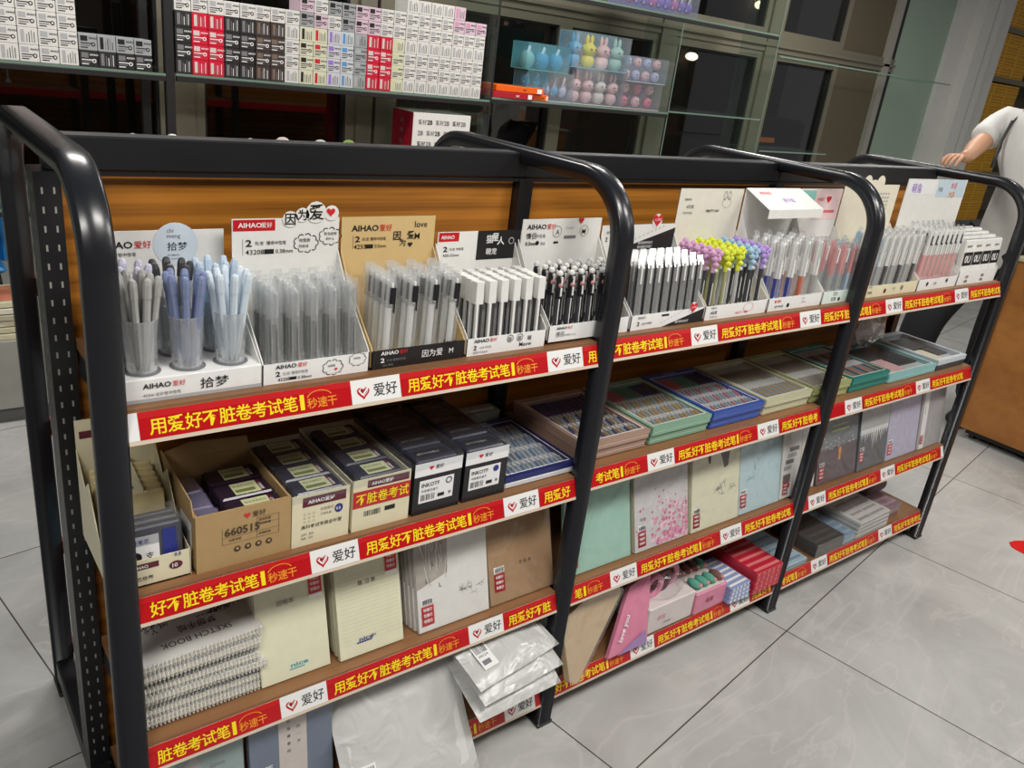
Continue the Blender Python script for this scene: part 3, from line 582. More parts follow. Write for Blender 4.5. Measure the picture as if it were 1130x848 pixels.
for j in range(3):
    for i in range(7):
        kK[0 if i==0 else 1+(i%2)].put((2.10+i*.042,.03+j*.035,Z2+.0045),(-.08,.2,0),'sky blue pen leaning at the side of the cream bear box' if i==0 else 'white topped grey pen leaning in the cream bear display box','sky blue pens in the cream bear box' if i==0 else 'grey pens in the cream bear display box')
# --- L pink pens, tilted purple header
def L_art(g,f,w,h): g.disc(f,.06,.02,.007,INK); g.disc(f,.19,.024,.007,INK); g.text(f,'大吉',.1,.014,.01,GREY)
def L_head(g,f,w,h):
    g.rect(f,0,h-.05,w*.45,h-.005,WPR,.0006); g.text(f,'萌兔',w*.08,h-.045,.03,PB['violet'],True,l=.0016); g.rect(f,w*.5,h-.06,w*.98,h,mat('pale_blue_print',(196,214,224),.5),.0006)
    for r in range(2): g.text(f,'大吉',w*.72,h-.03-r*.03,.02,PINKP if r==0 else ORG,True,l=.0016)
    g.text(f,'好运',w*.52,h-.04,.014,GREY,l=.0016)
display('pen_display_box','white display box with a purple lettered header, of pink pens with black lettering',2.397,2.663,Z2,.15,1.42,WHITE,WHT2,art=L_art,header=L_head,lean=0,hx=(2.44,2.85))
def Lhead(t,L,r): g=G(); g.bbox(-.006,.006,-.009,-.006,L-.05,L-.02,PB['black'],.0005); g.build('letter_tag',t)
kL=Kind(lambda: gel_pen(PB['pink'],PB['white'],PB['white'],None,L=.19,r=.007,capL=.085,sleeve=SLEEVE,head=Lhead,stripe=PB['white']))
row_pens(kL,2.41,2.65,.02,.13,Z2+.0045,7,3,.08,'pink barrelled pen with a black lettered cap tag, in the box with the purple header','pink pens with black tags',yaw=.2)
# --- M stacked black and white packs
def M_art(g,f,w,h): g.text(f,'大包',.05,.022,.011,INK,True); g.text(f,'经典',.05,.006,.011,INK,True); g.text(f,'套装',.17,.022,.01,INK,True); g.text(f,'黑色',.17,.007,.01,INK,True)
display('pen_display_box','white display box at the far end post, holding black and white pen packs',2.667,2.96,Z2,.13,1.26,WHITE,WHT2,th=.05,art=M_art,wing=.15,lean=0)
def mk_pack():
    t=thing('pen_pack',None,'pen pack'); g=G(); g.bbox(-.033,.033,0,.022,0,.15,WHITE,.003); g.build('carton',t)
    g=G(); q=front(-.033,-.0003,0); g.rect(q,.001,.062,.065,.108,INK,.0004); g.text(q,'0U',.012,.071,.026,WPR,True,l=.0008); g.text(q,'经典中性',.008,.124,.008,INK,True); g.text(q,'大吉大利',.008,.035,.009,INK,True); g.rect(fr((-.033,.0,.1505),(1,0,0),(0,1,0)),.004,.004,.062,.018,LGREY,.0004); g.build('printed_sleeve',t); return t
kM=Kind(mk_pack)
for j in range(4):
    for i in range(4): kM.put((2.71+i*.069,.02+j*.026,Z2+.0045+(.03 if j>1 else 0)*0+j*.006),(-.06,0,0),'white pen pack with a black middle band, far end display box, row %s'%(['in front','second','third','at the back'][j]),'banded pen packs in the far end box, row %s'%(['at the front','second','third','at the back'][j]))
# ------------------------------------------------------------------ second shelf
Y0,Y1,Y2=ZB(1,.5)+.0002,ZB(1,1.5)+.0002,ZB(1,2.5)+.0002
CARB=mat('dark_cartridge_pack',(44,44,62),.25,vary=.2); CARP=mat('dark_purple_pack',(50,36,52),.25,vary=.2); LBL=mat('pale_green_label',(208,212,168),.45)
# a: cream header box with clear refill bags
t=thing('refill_display_box','cream header display box at the near end post, filled with yellowish refill strips','display box',(.052,.02,Y0))
g=G(); g.box(-.063,.063,0,.002,0,.052,CREAM); g.box(-.063,.063,0,.2,0,.003,CREAM); f=front(-.063,0,0); g.rect(f,.03,.034,.075,.045,MAROON,.0006); g.text(f,'AIHAO',.033,.036,.006,WPR,True,l=.001); g.text(f,'笔芯世界',.03,.012,.008,INK); g.disc(f,.102,.028,.011,MAROON,ry=.008); g.text(f,'10',.096,.024,.008,WPR,True,l=.0012); g.text(f,'0.5',.1,.045,.007,BLUEP,True); g.build('tray',t)
for s in (-1,1): g=G(); g.prism([(0,0),(.2,0),(.2,.17),(.15,.12),(.12,.145),(.06,.06),(0,.052)],s*.063-.0008,s*.063+.0008,'x',CREAM); g.build('side_wing',t)
g=G(); g.M=Matrix.Translation((0,.2,0)); g.box(-.063,.063,0,.002,0,.225,CREAM); f=front(-.063,0,0); g.rect(f,.006,.19,.04,.204,MAROON,.0005); g.rect(f,.05,.185,.11,.186,MAROON); g.text(f,'笔芯 0.5mm',.05,.19,.009,GREY); g.build('header',t)
def mk_bag():
    t=thing('refill_bag',None,'refill bag'); g=G(); g.bbox(-.055,.055,0,.012,0,.1,mat('dark_refills',(70,72,84),.4,vary=.3,scale=200),.003); g.box(-.055,.055,.002,.01,.1,.112,SHRINK); g.build('bag',t)
    g=G(); f=front(-.055,-.0004,0); g.rect(f,.018,.028,.072,.085,WPR,.0004); g.rect(f,.018,.068,.072,.085,LGREY,.0007); g.text(f,'中性笔芯',.022,.071,.008,BLUEP,True,l=.001); g.disc(f,.034,.048,.01,INK,.0009); g.text(f,'10',.028,.0445,.007,WPR,True,l=.0012); g.text(f,'支',.05,.042,.012,INK,l=.001); g.rect(f,.078,.035,.1,.09,BLUEP,.0006); g.build('label',t)
    return t
kb=Kind(mk_bag)
for j in range(3): kb.put((.052,.026+j*.018,Y0+.0035),(-.1,0,0),'clear bag of dark refills with a white label marked 10, in the cream header box','refill bags in the cream header box')
def mk_strip():
    t=thing('refill_strip',None,'refill packet'); g=G(); g.bbox(-.05,.05,0,.009,0,.12,mat('cream_packet',(216,200,150),.45,vary=.12,scale=60),.002); g.prism([(-.018,.12),(.018,.12),(.016,.134),(.006,.142),(-.006,.142),(-.016,.134)],.003,.006,'y',CREAM); g.build('packet',t); g=G(); g.disc(front(-.05,-.0003,0),.05,.131,.003,GREY,.0036-.006,8); g.build('hang_hole',t); return t
ks=Kind(mk_strip)
for j in range(6): ks.put((.052,.095+j*.016,Y0+.004+j*.003),(-.18,0,0),'cream refill packet with a hang tab, in the cream header box','cream refill packets')
# b: carton 660515
t=thing('cardboard_carton','open brown cardboard carton printed 660515','carton',(.207,.014,Y0))
g=G(); w=.084; g.box(-w,w,0,.004,0,.112,KRAFT); g.box(-w,w,.2,.204,0,.118,KRAFT); g.box(-w,-w+.004,.004,.2,0,.112,KRAFT); g.box(w-.004,w,.004,.2,0,.112,KRAFT); g.box(-w,w,.004,.2,0,.004,KRAFT)
f=front(-w,0,0); DKK=mat('carton_print_brown',(70,56,44),.6,vary=0)
g.heart(f,.088,.095,.006,REDL); g.text(f,'爱好',.097,.089,.011,DKK); g.text(f,'660515',.048,.061,.016,DKK,True); 
for a,b,c,d in ((.044,.058,.145,.0585),(.044,.045,.145,.0455),(.044,.045,.0445,.079),(.105,.072,.145,.0725),(.105,.085,.145,.0855),(.145,.045,.1455,.0855),(.105,.045,.1055,.0855)): g.rect(f,a,b,max(c,a+.0006),d,DKK)
for k in range(3): g.text(f,'规格数量',.108,.062+k*.008 if k else .05,.005,DKK)
for k in range(4): g.disc(f,.07+k*.019,.032,.006,DKK); g.disc(f,.07+k*.019,.033,.003,KRAFT,.0012,6)
g.text(f,'毛重净重',.055,.05,.005,DKK)
q=fr((-w,.2,0),(0,-1,0),(0,0,1)); g.rect(q,.12,.02,.18,.09,WPR,.0006); g.bars(q,.13,.03,.04,.04,INK,12)
g.build('box',t)
g=G(); g.prism([(.006,.108),(.198,.112),(.19,.15),(.02,.135)],-w-.0015,-w+.0005,'x',KRAFT); g.build('flap',t)
g=G(); g.prism([(-w,.115),(w,.115),(w-.006,.142),(-.03,.15),(-w+.01,.138)],.202,.204,'y',KRAFT); g.build('flap',t)
def cart_pack(nm,m,wd=.105,dp=.044,ht=.03,lab=LBL,lu=.3,mar=True):
    def fn():
        t=thing('cartridge_pack',None,'refill pack'); g=G(); g.bbox(-wd/2,wd/2,-dp/2,dp/2,0,ht,m,.003); g.build('pack',t)
        g=G(); f=top(-wd/2,-dp/2,ht); 
        if lab: g.rect(f,wd*lu,dp*.12,wd*.78,dp*.9,lab,.0004); g.text(f,'考试专用笔芯',wd*lu+.003,dp*.6,.007,mat('label_olive_print',(120,128,70),.5,vary=0),l=.0007,maxw=wd*.4); g.rect(f,wd*lu+.003,dp*.25,wd*.7,dp*.45,mat('label_olive_print',(120,128,70),.5),.0006)
        if mar: g.rect(f,wd*.78,dp*.12,wd*.86,dp*.9,MAROON,.0005); g.text(fr(f[0]+V(wd*.855,dp*.16,0),(0,1,0),(-1,0,0)),'AIHAO',0,0,.006,WPR,True,l=.0008)
        if not lab: g.rect(f,wd*.1,dp*.2,wd*.9,dp*.75,mat('pack_dark_print',(30,30,36),.3),.0004); g.text(f,'速干中性笔芯',wd*.15,dp*.4,.008,LGREY,l=.0008)
        g.build('label',t); return t
    return Kind(fn)
kp1=cart_pack('p',CARP,.098,.052,.03); kp2=cart_pack('q',CARB,.096,.05,.03,lu=.25); kp3=cart_pack('r',CARB,.098,.056,.03,lab=None,mar=False)
for lay in range(3):
    for j in range(3): kp1.put((.236,.04+j*.06+.002,Y0+.0045+lay*.031),(0,0,0),'dark refill pack with a pale label inside the brown carton','dark refill packs in the brown carton')
def mk_bun():
    t=thing('ink_cartridge_bundle',None,'cartridge bundle'); g=G()
    g.bbox(-.021,.021,-.026,.026,0,.04,film('lilac_clear_plastic',(150,146,180),.35,.12,gl=.2),.004); g.build('clear_case',t)
    g=G()
    for k in range(4): g.tube([(-.016+.0105*k,-.02,.01),(-.016+.0105*k,.02,.03)],.004,CARP,6)
    g.build('cartridges',t); return t
kbn=Kind(mk_bun)
for j in range(3): kbn.put((.153,.045+j*.058,Y0+.0045+.05),(.1,0,.1*j-.1),'clear bundle of purple cartridges at the side of the brown carton','cartridge bundles in the brown carton')
g=G(); g.box(-.024,.024,-.085,.085,0,.049,CARP); o=g.build('cartridge_tray',loc=(.153,.105,Y0+.0045)); tag(o,'dark tray under the clear cartridge bundles in the brown carton','tray')
# c..f lidded boxes
def lidded(label,x0,x1,front_m,hz,d,art,kind,n,pl,pg,side=None):
    w=(x1-x0)/2-.002; c=(x0+x1)/2; t=thing('refill_box',label,'refill box',(c,.014,Y0))
    g=G(); g.box(-w,w,0,.002,0,hz,front_m); g.box(-w,w,d-.002,d,0,hz,side or front_m); g.box(-w,w,.002,d-.002,0,.002,side or front_m)
    for s in (-1,1): g.box(min(s*w,s*(w-.002)),max(s*w,s*(w-.002)),.002,d-.002,0,hz-.004,side or front_m)
    art(g,front(-w,0,0),2*w,hz); g.build('box',t)
    g=G(); W=w+.0008; h0,h1=hz-.015,hz+.024
    g.poly([(-W,-.001,h0),(W,-.001,h0),(W,-.001,hz+.006),(-W,-.001,hz+.006)],LIDF)
    g.poly([(-W,-.001,hz+.006),(W,-.001,hz+.006),(W-.003,.006,h1-.012),(-W+.003,.006,h1-.012)],LIDF)
    g.poly([(-W+.003,.006,h1-.012),(W-.003,.006,h1-.012),(W-.003,d,h1-.012),(-W+.003,d,h1-.012)],LIDF)
    for s in (-1,1): g.poly([(s*W,-.001,h0),(s*W,d,h0),(s*(W-.003),d,h1-.012),(s*(W-.003),.006,h1-.012),(s*W,-.001,hz+.006)],LIDF)
    g.build('clear_lid',t)
    for lay in range(2):
        for j in range(n): kind.put((c,.018+(d-.02)*(j+.5)/n,Y0+hz-.031-.034*(1-lay)+.0015),(0,0,0),pl,pg)
    g=G(); g.box(-w+.004,w-.004,.006,d-.008,.0025,hz-.066,front_m) ; g.build('inner_tray',t)
    return t
def c_art(g,f,w,h):
    g.rect(f,.02,h-.026,w-.008,h-.006,MAROON,.0006); g.text(f,'AIHAO爱好',.03,h-.021,.010,WPR,True,maxw=w-.045,l=.001)
    for r in range(3):
        for k in range(3): g.text(f,'口',.022+k*.009,h-.043-r*.008,.004,GREY)
    g.text(f,'中性替芯',.055,h-.04,.006,GREY); g.text(f,'子弹头蓝',.055,h-.05,.005,GREY); g.disc(f,w-.022,h-.043,.0085,BLUEP,ry=.0095); g.text(f,'0.5',w-.028,h-.046,.006,WPR,True,l=.0012)
    g.text(f,'高科考试专用全针管',.018,h-.072,.008,INK,maxw=w-.03); g.text(f,'品牌：爱好',.018,h-.086,.0045,GREY); g.text(f,'数量：48支',.018,h-.094,.0045,GREY)
def d_art(g,f,w,h):
    g.rect(f,.03,h-.02,w-.004,h-.004,MAROON,.0006); g.text(f,'AIHAO爱好',.038,h-.0165,.009,WPR,True,maxw=w-.05,l=.001)
    g.rect(f,.0,h-.06,w,h-.024,STRIPR,.0009); g.text(f,'不脏卷考试',.006,h-.054,.023,YEL,True,l=.0015,maxw=w-.01); g.bars(f,.025,h-.082,.035,.012,INK); g.rect(f,.07,h-.08,.093,h-.07,INK)
LB=mat('grey_plastic_base',(98,98,100),.4)
lidded('cream refill box with a maroon logo band beside the brown carton',.291,.409,CREAM,.108,.235,c_art,kp2,4,'pale labelled refill pack in the cream box beside the brown carton','packs in the cream box beside the carton')
lidded('cream refill box with a red slogan sticker across its front',.412,.541,CREAM,.112,.25,d_art,kp2,4,'pale labelled refill pack in the box with the red slogan sticker','packs in the red sticker box')
BXK=mat('glossy_black_box',(26,26,30),.25)
def e_art(circ):
    def a(g,f,w,h):
        g.rect(f,0,h-.03,w,h,WPR,.0006); g.heart(f,.038,h-.013,.0055,REDL,.0012); g.text(f,'爱好',.048,h-.018,.009,INK,l=.0012)
        g.rect(f,.013,h-.092,w-.018,h-.04,WPR,.0006); g.text(f,'INKOTF',.018,h-.056,.009,INK,True,l=.001); 
        if circ: g.ring(f,w-.03,h-.051,.0075,.0022,INK,.0012)
        else: g.disc(f,w-.03,h-.051,.0075,BLUEP,.0012)
        g.text(f,'中性替芯速干',.018,h-.068,.006,INK,l=.001,maxw=w-.045); g.bars(f,.018,h-.087,.034,.014,INK); g.rect(f,.058,h-.085,.074,h-.077,INK,.001); g.disc(f,w-.026,h-.08,.0035,GREY,.001)
    return a
lidded('black box with a ring marked white label, nearest the red sticker box',.546,.663,BXK,.118,.27,e_art(True),kp3,4,'dark refill pack in the black box with the ring label','packs in the ring label black box')
lidded('black box with a blue dot on its white label, beside the flat blue case',.668,.783,BXK,.118,.27,e_art(False),kp3,4,'dark refill pack in the black box with the blue dot label','packs in the blue dot black box')
# flat stationery cases
def flat_case(label,x0,x1,y0,y1,zb,rim,base,style,h=.026,name='stationery_case',rz=0,inner=None,group='flat stationery cases on the second shelf'):
    w=(x1-x0)/2-.003; d=(y1-y0)/2; t=thing(name,label,'case',((x0+x1)/2,(y0+y1)/2,zb),(0,0,rz),group)
    g=G(); g.bbox(-w,w,-d,d,0,h*.55,base,.003); g.build('base',t)
    g=G(); b=.014; 
    for a in ((-w,w,-d,-d+b),(-w,w,d-b*1.8,d),(-w,-w+b,-d+b,d-b*1.8),(w-b,w,-d+b,d-b*1.8)): g.box(*a,h*.55,h,rim)
    f=top(-w,-d,h); g.rect(f,b-.003,b-.003,2*w-b+.003,b,WPR,.0004); g.rect(f,b-.003,2*d-b*1.8,2*w-b+.003,2*d-b*1.8+.003,WPR,.0004); g.rect(f,b-.003,b,b,2*d-b*1.8,WPR,.0004); g.rect(f,2*w-b,b,2*w-b+.003,2*d-b*1.8,WPR,.0004)
    g.text(f,'学生文具套装',2*w*.35,2*d-b*1.3,.008,WPR,l=.0006); g.build('rim',t)
    g=G(); style(g,w-b,-d+b,d-b*1.8,h*.55); g.build('contents',t)
    g=G(); g.poly([(-w+b,-d+b,h-.001),(w-b,-d+b,h-.001),(w-b,d-b*1.8,h-.001),(-w+b,d-b*1.8,h-.001)],LIDF); g.build('clear_lid',t)
    return t
def st_pens(cols,bgm,rows=3,n=14,topc=None):
    def s(g,w,y0,y1,z):
        g.box(-w,w,y0,y1,z-.001,z+.001,bgm); L=(y1-y0)
        if topc:
            k=len(topc)
            for i,m in enumerate(topc):
                for q in range(5): u=-w+2*w*(i+(q+.5)/5)/k; g.box(u-w/k*.15,u+w/k*.15,y1-L*.3,y1-.006,z+.001,z+.006,m)
        yy=y0+L*(.68 if topc else 1)
        for r in range(rows):
            a=y0+(yy-y0)*r/rows+.003; b=y0+(yy-y0)*(r+1)/rows-.004
            for i in range(n):
                u=-w+2*w*(i+.5)/n; m=cols[(i+r)%len(cols)]
                g.tube([(u-.003,a,z+.005),(u+.003,a+(b-a)*.62,z+.006)],w/n*.42,m,6); g.tube([(u+.003,a+(b-a)*.64,z+.005),(u+.004,b,z+.004)],w/n*.3,WPR,5)
    return s
CC=lambda n,c: mat(n,c,.4,vary=0)
bluer=CC('case_navy',(38,44,104)); brn=CC('case_tan',(170,140,124)); grn=CC('case_mint',(132,170,146)); blu=CC('case_blue',(58,86,168)); crm=CC('case_cream',(196,194,162)); ylg=CC('case_olive',(160,164,110)); tea=CC('case_teal',(28,122,112)); lte=CC('case_pale_teal',(140,190,190)); blw=CC('case_grey_white',(200,208,214)); wht=CC('case_white',(216,220,224))
sl=CC('sil_pen',(160,176,190)); sb=CC('bl_pen',(110,136,178)); gl_=CC('gold_pen',(190,160,110)); pk=CC('pk_pen',(206,120,130)); gr=CC('gr_pen',(90,160,140)); nb=CC('nb_pen',(60,64,120)); bg=CC('tray_pale',(196,200,200)); bgt=CC('tray_tan',(170,160,150)); bg2=CC('tray_green',(176,182,160)); dk=CC('tray_dark',(50,40,40))
flat_case('flat navy rimmed case of silver blue pens beside the black boxes',.785,1.0,.02,.285,Y0,bluer,wht,st_pens([sl,sb,sl],bg,4,13),.028)
CS=[('tan case with violet and white pens behind the first inner post',1.01,1.24,brn,brn,st_pens([gl_,sl,nb],bgt,3,14,[nb,nb])),
 ('mint green case of small gold tipped pens',1.245,1.478,grn,grn,st_pens([gl_,sl,gl_],bg,3,13,[pk,gr,nb])),
 ('bright blue rimmed case with pink and green blocks inside',1.482,1.71,blu,blu,st_pens([sl,pk,sl],bg,3,13,[pk,gr,bluer])),
 ('cream case of beige pens',1.714,1.948,crm,crm,st_pens([gl_,sl],bg2,2,15,None)),
 ('olive green case of pale pens, next to the second inner post',1.952,2.165,ylg,ylg,st_pens([gl_,sl],bg2,2,15,None)),
 ('teal rimmed case of dark coloured pencils',2.169,2.4,tea,tea,st_pens([nb,gl_,pk,gr],dk,2,14,None))]
for l,a,b,r,bs,st in CS:
    h=.026
    flat_case('lower case stacked under the '+l.replace('case','one',1).replace(' behind the first inner post','').replace(', next to the second inner post',''),a+.002,b-.002,.026,.292,Y1 if a<2 else Y2,bs,bs,st_pens([sl],bg,1,6))
    flat_case(l,a,b,.02,.295,(Y1 if a<2 else Y2)+h+.0004,r,bs,st)
def st_blk(a,b,c):
    def s(g,w,y0,y1,z):
        g.box(-w,w,y0,y1,z-.001,z+.001,bg); L=y1-y0
        g.box(-w*.75,w*.9,y0+L*.5,y1-.02,z+.001,z+.007,a); g.box(w*.1,w*.92,y0+L*.2,y0+L*.48,z+.001,z+.007,b); g.box(-w*.8,w*.0,y0+L*.08,y0+L*.45,z+.001,z+.006,c)
    return s
flat_case('pale teal case with black and pink stationery inside',2.404,2.735,.02,.295,Y2,lte,lte,st_blk(dk,INK,CC('pale_pink_item',(226,180,176))),.032)
flat_case('white rimmed case with two black notebooks inside, nearest the far end post',2.739,2.96,.02,.295,Y2,blw,CC('case_dark_base',(60,64,70)),st_blk(INK,dk,CREAM),.04)
# second row at the back of the shelf
for l,a,b,c in (('grey case standing behind the navy rimmed case',.76,.97,CC('case_grey',(130,134,120))),):
    flat_case(l,a,b,.29,.333,Y0+.0,c,c,st_pens([sl],bg,1,8),.05)
g=G(); g.ball((0,0,.07),.075,film('crumpled_clear_bag',(225,228,228),.55,.2,bump=45,gl=.2),.95,14,sx=1.1,sy=.6); 
for i,v in enumerate(g.v): v+= V(random.uniform(-.012,.012),random.uniform(-.012,.012),random.uniform(-.012,.012)*(v.z>.01))
for v in g.v: v.z=max(v.z,0)
t=g.build('plastic_bag',loc=(2.62,.25,Y2+.0325)); tag(t,'crumpled clear plastic bag behind the cases near the far end','plastic bag')
# ------------------------------------------------------------------ third shelf: notebooks
W0,W1,W2=ZB(2,.5)+.0002,ZB(2,1.5)+.0002,ZB(2,2.5)+.0002
def tag_print(g,f,u,v,s=1,bar=True,m=None):
    """red price tag with white lettering and a bar code above or below"""
    g.rect(f,u,v,u+.028*s,v+.04*s,m or REDL,.0012)
    for r in range(3): g.text(f,'特惠价',u+.004*s,v+(.029-.0115*r)*s,.007*s,WPR,True,l=.0018,maxw=.02*s)
    if bar: g.rect(f,u,v+.042*s,u+.028*s,v+.056*s,WPR,.0012); g.bars(f,u+.003*s,v+.044*s,.022*s,.009*s,INK,10,.0016)
PGS=mat('book_pages',(226,222,206),.7,vary=.1,scale=300)
def notebook(name,label,cat,x0,x1,y,z,h,t,lean,cover,art=None,group=None,wrap=True,rz=0,put=True,roll=0):
    w=(x1-x0)/2-.001
    o=thing(name,label,cat,((x0+x1)/2,y,z+t*math.sin(lean)+.0003+abs(w*math.sin(roll))),(-lean,roll,rz),group)
    g=G(); c=.0012
    g.bbox(-w,w,0,c,0,h,cover,.0005); g.bbox(-w,w,t-c,t,0,h,cover,.0005); g.box(-w,-w+c,c,t-c,0,h,cover)
    if art: art(g,front(-w,0,0),2*w,h)
    g.build('cover',o)
    g=G(); g.box(-w+c,w-.003,c,t-c,.003,h-.003,PGS); g.build('pages',o)
    if wrap:
        g=G(); e=.0012; g.box(-w-.001,w+.001,-e,t+.0003,-.0,h+.004,SHRINK); g.build('shrink_wrap',o)
    return o
def deepput(o,xy,label,group):
    return copy_tree(o,(xy[0],xy[1],o.location.z),tuple(o.rotation_euler),label,group)
def q_art(g,f,w,h):
    g.text(f,'田格本',w*.3,h*.7,.011,GREY); tag_print(g,f,w-.034,h-.062,1,False); g.rect(f,w-.034,h-.07,w-.006,h-.063,WPR,.0012); g.bars(f,w-.032,h-.069,.024,.005,INK)
    g.text(f,'nice',w*.42,.022,.009,mat('print_teal',(60,160,170),.5,vary=0),True,sx=1.8); g.rect(f,w*.4,.017,w*.62,.0195,mat('print_teal',(60,160,170),.5))
def r_art(g,f,w,h):
    for k in range(18): g.rect(f,.008,.03+k*.0088,w-.006,.0306+k*.0088,mat('ruled_line_tan',(196,192,160),.6,vary=0),.0005)
    g.text(f,'练 习 本',w*.34,h*.68,.011,INK); tag_print(g,f,w-.034,h-.058,1,False); g.rect(f,w-.034,h-.066,w-.006,h-.059,WPR,.0012); g.bars(f,w-.032,h-.065,.024,.005,INK)
    g.text(f,'nice',w*.3,.03,.009,BLUEP,True,sx=1.6); g.rect(f,w*.26,.026,w*.5,.029,BLUEP); g.text(f,'day',w*.5,.032,.007,BLUEP)
def branch(g,f,u,v,L,a,m,r,depth=3,wd=.0016):
    if depth==0 or L<.004: return
    u2,v2=u+L*math.cos(a),v+L*math.sin(a); g.line(f,u,v,u2,v2,wd,m,.0011)
    if depth<3: g.disc(f,u2,v2,wd*1.6,m,.0013,6)
    for s in (-1,1): branch(g,f,u2,v2,L*r.uniform(.55,.8),a+s*r.uniform(.3,.8),m,r,depth-1,wd*.8)
def s_art(g,f,w,h):
    r=random.Random(3); DG=mat('etched_brown_print',(108,100,94),.6,vary=.2,scale=120)
    PB_=mat('pale_brown_cover_print',(176,168,158),.6,vary=.2,scale=30)
    g.shp(f,[(.0,h*.45),(w*.42,h*.55),(w*.45,h),(0,h)],PB_,.0006)
    for k in range(16): u=r.uniform(.01,w*.42); v=r.uniform(h*.45,h*.95); a=r.uniform(1.2,2); g.line(f,u,v,u+.03*math.cos(a),min(v+.05*math.sin(a),h-.002),.0011,WPR,.0010); g.line(f,u+.004,v,u+.004+.02*math.cos(a),min(v+.03,h-.002),.0008,DG,.0010)
    for (a,b) in ((.22,.66),(.34,.86),(.3,.42),(.12,.5)): g.text(f,'L',w*a,h*b,.010,INK)
    for k in range(7): branch(g,f,w*.62+k*.007,h*.28+.01*math.sin(k*1.4),.012,r.uniform(0,3),DG,r,2,.0007)
    g.text(f,'Happy time',w*.58,h*.3,.007,DG); tag_print(g,f,.008,.014,1.15)
def t_art(g,f,w,h):
    g.text(f,'作 业 本',w*.46,h*.36,.010,mat('kraft_print',(90,66,44),.6)); tag_print(g,f,.014,.03,1.1)
BKR=mat('brown_kraft_cover',(168,132,92),.6,vary=.1,scale=60)
bk=notebook('notebook','cream notebook with a teal script word, leaning beside the spiral sketchbooks','notebook',.245,.392,.03,W0,.225,.012,.26,IVORY,q_art,wrap=False)
notebook('notebook','cream notebook with ruled lines across its cover and a blue script word','notebook',.41,.562,.024,W0,.225,.012,.26,IVORY,r_art,wrap=False)
for j in range(3):
    deepput(bk,(.318,.048+j*.016),'plain backed cream notebook behind the teal script one, layer %s'%['in front','in the middle','at the back'][j],None)
    deepput([o for o in COL.objects if o.get('label','').startswith('cream notebook with ruled')][0],(.486,.042+j*.016),'cream ruled notebook hidden behind the blue script one, layer %s'%['in front','in the middle','at the back'][j],None)
sn=notebook('notebook','white shrink-wrapped notebook with pale etched trees and a red tag','notebook',.598,.79,.02,W0,.225,.011,.26,WHITE,s_art)
for j in range(4): deepput(sn,(.690-.003*j,.0335+j*.0135),'white etched tree notebook in the stack behind the red tagged one','white etched tree notebooks stacked behind')
tn=notebook('notebook','brown kraft notebook in shrink wrap leaning by the first inner post','notebook',.795,.99,.022,W0,.225,.011,.30,BKR,t_art)
for j in range(3): deepput(tn,(.893,.037+j*.0135),'brown kraft notebook in the row behind the one by the first inner post','brown kraft notebooks behind')
MINT=mat('mint_cover',(160,202,186),.5); SKYC=mat('pale_sky_cover',(184,208,214),.5); DKV=mat('dark_plum_cover',(86,70,78),.45,vary=.25,scale=20); DKG=mat('dark_slate_cover',(84,88,94),.45,vary=.2,scale=20); LVC=mat('pale_lavender_cover',(186,184,208),.45); GRC=mat('warm_grey_cover',(172,170,172),.45)
def u_art(g,f,w,h): tag_print(g,f,.01,.018,1.1)
def cherry(g,f,w,h):
    r=random.Random(5); P1=mat('blossom_pink',(226,150,180),.5,vary=0); P2=mat('blossom_pale',(240,206,218),.5,vary=0); P3=mat('blossom_deep',(200,110,150),.5,vary=0); GR=mat('grey_wash',(206,204,206),.5,vary=.1,scale=20)
    g.rect(f,0,0,w,h,GR,.0004)
    for k in range(340):
        u=min(w-.004,abs(r.gauss(.7,.22))*w); v=abs(r.gauss(.22,.24))*h
        if v>h*.92 or v<.003: continue
        rr=r.uniform(.002,.0075)*(1.2-v/h); u=max(.006,min(w-.007,u)); g.disc(f,u,max(v,rr+.001),rr,r.choice([P1,P1,P2,P3]),.0006+k*.0000015,7)
    for k in range(12): g.disc(f,r.uniform(.05,.95)*w,r.uniform(.6,.95)*h,.0013,P3,.0014,5)
    g.text(f,'樱花',.02,h*.36,.009,GREY); tag_print(g,f,.012,.012,1.1,True)
def flor(m,red=True):
    def a(g,f,w,h):
        r=random.Random(int(w*1000)); 
        g.shp(f,[(w*.55,h*.99),(w*.66,h*.72),(w*.74,h*.74),(w*.78,h*.99)],m,.0006); g.shp(f,[(w*.3,h*.99),(w*.32,h*.84),(w*.36,h*.82),(w*.38,h*.99)],m,.0006)
        for k in range(7): branch(g,f,w*(.45+.06*k),h*(.42+.04*math.sin(k*2)),.012,r.uniform(.3,2.8),m,r,3,.001)
        g.text(f,'hello',w*.6,h*.38,.006,m)
        if red: tag_print(g,f,.008,.012,1.05)
    return a
def skyart(g,f,w,h):
    r=random.Random(9); m=mat('print_dusk_blue',(120,150,170),.5,vary=0)
    for k in range(9): branch(g,f,w*(.15+.07*k),h*(.4+.05*k),.014,r.uniform(0,1.6),m,r,3,.0009)
    tag_print(g,f,.006,.02,1.05)
notebook('notebook','mint green notebook with a red tag, leaning behind the first inner post','notebook',1.03,1.262,.022,W1,.235,.012,.26,MINT,u_art)
cb=notebook('notebook','cherry blossom covered notebook in shrink wrap with a cream spine','notebook',1.275,1.49,.02,W1,.235,.014,.26,IVORY,cherry)
for j in range(3): deepput(cb,(1.38,.0395+j*.018),'cherry blossom notebook in the stack behind the front blossom one','cherry blossom notebooks behind')
fb=notebook('notebook','cream notebook with brown leaves and a red tag, right beside the cherry blossom one','notebook',1.50,1.715,.018,W1,.235,.012,.22,IVORY,flor(mat('print_umber',(70,62,58),.5,vary=0)))
